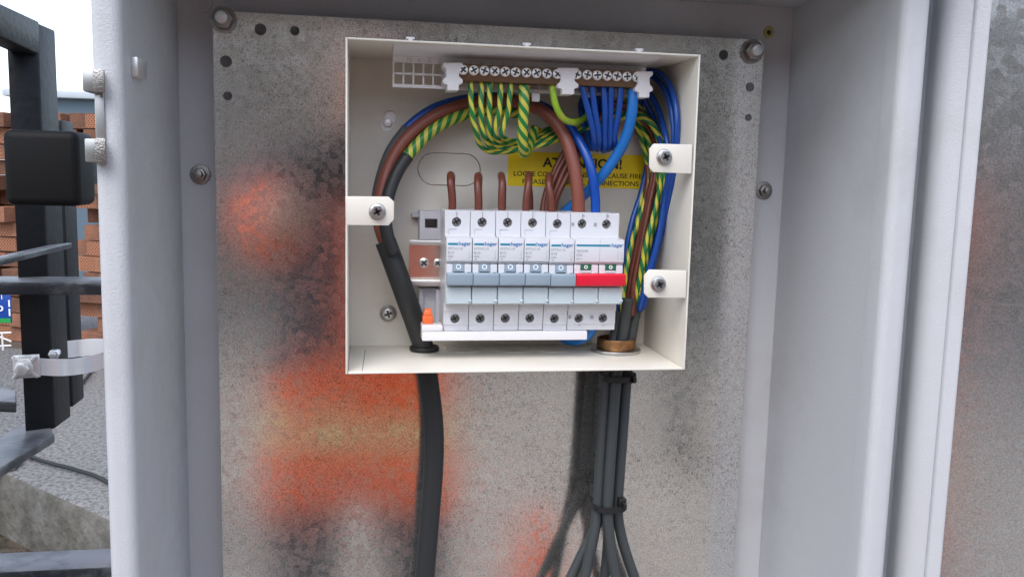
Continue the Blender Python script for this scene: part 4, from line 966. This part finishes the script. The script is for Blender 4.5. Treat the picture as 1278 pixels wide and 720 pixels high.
J = [((X, Y, G+.86), (.22, .13)), ((X, Y+.01, G+1.12), (.17, .115)), ((X, Y+.02, G+1.32), (.175, .12)), ((X, Y+.02, G+1.43), (.09, .075)), ((X, Y+.04, G+1.50), (.055, .055)), ((X, Y+.06, G+1.60), (.072, .09)), ((X, Y+.06, G+1.70), (.06, .075))]
E_ = [(0, 1), (1, 2), (2, 3), (3, 4), (4, 5), (5, 6)]
for s in (-1, 1):
    b = len(J)
    J += [((X+s*.2, Y+.02, G+1.37), .065), ((X+s*.17, Y+.2, G+1.24), .056), ((X+s*.13, Y+.42, G+1.30), .045), ((X+s*.085, Y+.485, G+1.34), .03)]
    E_ += [(2, b), (b, b+1), (b+1, b+2), (b+2, b+3)]
    b = len(J)
    J += [((X+s*.13, Y, G+.74), .115), ((X+s*.12, Y+.03, G+.48), .07), ((X+s*.13, Y, G+.1), .052), ((X+s*.14, Y+.13, G+.045), .04)]
    E_ += [(0, b), (b, b+1), (b+1, b+2), (b+2, b+3)]
pb = grow('body', J, E_, M['hivis'], pr)
for q in ('hitape', 'navy', 'skin', 'boot', 'hair'): pb.data.materials.append(M[q])
for p in pb.data.polygons:
    c_ = p.center; zz_ = c_.z; yy_ = c_.y
    if zz_ > 1.46 or yy_ > .43: i = 3
    elif zz_ < .12: i = 4
    elif zz_ < .66: i = 2
    elif .80 < zz_ < .855 and yy_ < .2: i = 1
    elif zz_ > .99 and (yy_ < .13 or (abs(c_.x) < .12 and yy_ < .2)) and not (c_.x > -.03 and yy_ > .03 and zz_ < 1.36): i = 2
    else: i = 0
    p.material_index = i
hd = Vector((X, Y+.06, G+1.66))
bm = nb(); bmesh.ops.create_uvsphere(bm, u_segments=20, v_segments=12, radius=.1); bmesh.ops.scale(bm, vec=(.82, 1.02, .95), verts=bm.verts); bmesh.ops.translate(bm, vec=hd+Vector((0, -.022, .035)), verts=bm.verts); obj('hair', bm, M['hair'], pr, smooth=True)
for s in (-1, 1):
    bm = nb(); bmesh.ops.create_uvsphere(bm, u_segments=10, v_segments=8, radius=.012); bmesh.ops.translate(bm, vec=hd+Vector((s*.03, .088, -.005)), verts=bm.verts); obj('eye', bm, M['whiteink'], pr, smooth=True)
    for f in range(4):
        a = Vector((X+s*.085, Y+.49, G+1.345+.012*f-.018)); grow('finger', [(a, .009), (a+Vector((-s*.012, .045, .004)), .0085), (a+Vector((-s*.03, .06, .004)), .0075), (a+Vector((-s*.045, .058, .002)), .0065)], [(0, 1), (1, 2), (2, 3)], M['skin'], pr, 1)
    a = Vector((X+s*.085, Y+.47, G+1.36)); grow('thumb', [(a, .011), (a+Vector((-s*.012, .02, .02)), .010), (a+Vector((-s*.03, .028, .026)), .008)], [(0, 1), (1, 2)], M['skin'], pr, 1)
bm = nb(); cyl(bm, hd+Vector((0, .08, -.03)), hd+Vector((0, .11, -.035)), .014, .009, 10); obj('nose', bm, M['skin'], pr, bevel=.003)
ph = thing('phone', 'dark phone held up towards the open cabinet', 'phone', (X, CAM.y-.02, CAM.z-.03))
bm = nb(); box(bm, CAM.x-.11, CAM.x+.03, CAM.y-.024, CAM.y-.016, CAM.z-.045, CAM.z+.02); obj('case', bm, M['blackbox'], ph, bevel=.003)
hs_ = thing('added_house', 'added grey rendered house, out of view, for the metal to reflect', 'house', (0, -8, Z_GROUND))  # unseen house added for the metal to reflect and for frontal fill
M['wallbrick'] = mat('weathered_render_wall', (.30, .25, .21), .9, bump=(20, .5, .01), var=(1.2, (.19, .155, .13), .4, .6))
bm = nb(); box(bm, -14, 16, -14, -9, Z_GROUND, 2.0); obj('wall', bm, M['wallbrick'], hs_)
bm = nb(); prof(bm, [(-14.4, 2.0), (-8.6, 2.0), (-11.5, 3.2)], -14.4, 16.4); obj('roof', bm, M['rooftile'], hs_)
for x in (-10, -6.5, -3, .8, 4.4, 8):
    bm = nb(); box(bm, x, x+1.3, -9.0, -8.95, -.4, 1.0); f = obj('window', bm, M['frame'], hs_)
    bm = nb(); box(bm, x+.08, x+1.22, -8.949, -8.94, -.32, .92); obj('pane', bm, M['glass'], f)

# dark green post, boarded gate and cone added out of view, only for the zinc to reflect
lp = thing('added_post', 'added dark green lamp post, out of view, for the zinc to reflect', 'lamp post', (1.5, -3.4, Z_GROUND))
bm = nb(); cyl(bm, (1.5, -3.4, Z_GROUND), (1.5, -3.4, 2.6), .07, .05, 16); obj('column', bm, M['postgreen'], lp, smooth=True)
bm = nb(); cyl(bm, (1.5, -3.4, 2.6), (1.5, -3.4, 2.85), .09, .14, 12); obj('lantern', bm, M['glass'], lp)
bm = nb(); cyl(bm, (1.5, -3.4, 2.851), (1.5, -3.4, 3.0), .16, .02, 12); obj('cap', bm, M['postgreen'], lp)
gg = thing('added_gate', 'added dark green boarded gate, out of view, for the zinc to reflect', 'gate', (-1.2, -3.2, Z_GROUND))
for i in range(6):
    bm = nb(); box(bm, -1.55+i*.12, -1.44+i*.12, -3.2, -3.17, Z_GROUND+.05, .75); obj('board', bm, M['postgreen'], gg, bevel=.004)
for z in (-1.1, .5):
    bm = nb(); box(bm, -1.55, -.84, -3.24, -3.201, z, z+.1); obj('ledge', bm, M['postgreen'], gg)
tcn = thing('added_cone', 'added orange traffic cone, out of view, for the zinc to reflect', 'traffic cone', (.42, -1.7, Z_GROUND))
bm = nb(); cyl(bm, (.42, -1.7, Z_GROUND+.031), (.42, -1.7, Z_GROUND+.42), .1, .03, 24); obj('cone', bm, M['hivis'], tcn, smooth=True)
bm = nb(); box(bm, .24, .6, -1.88, -1.52, Z_GROUND, Z_GROUND+.03); obj('base', bm, M['rubber'], tcn, bevel=.01)
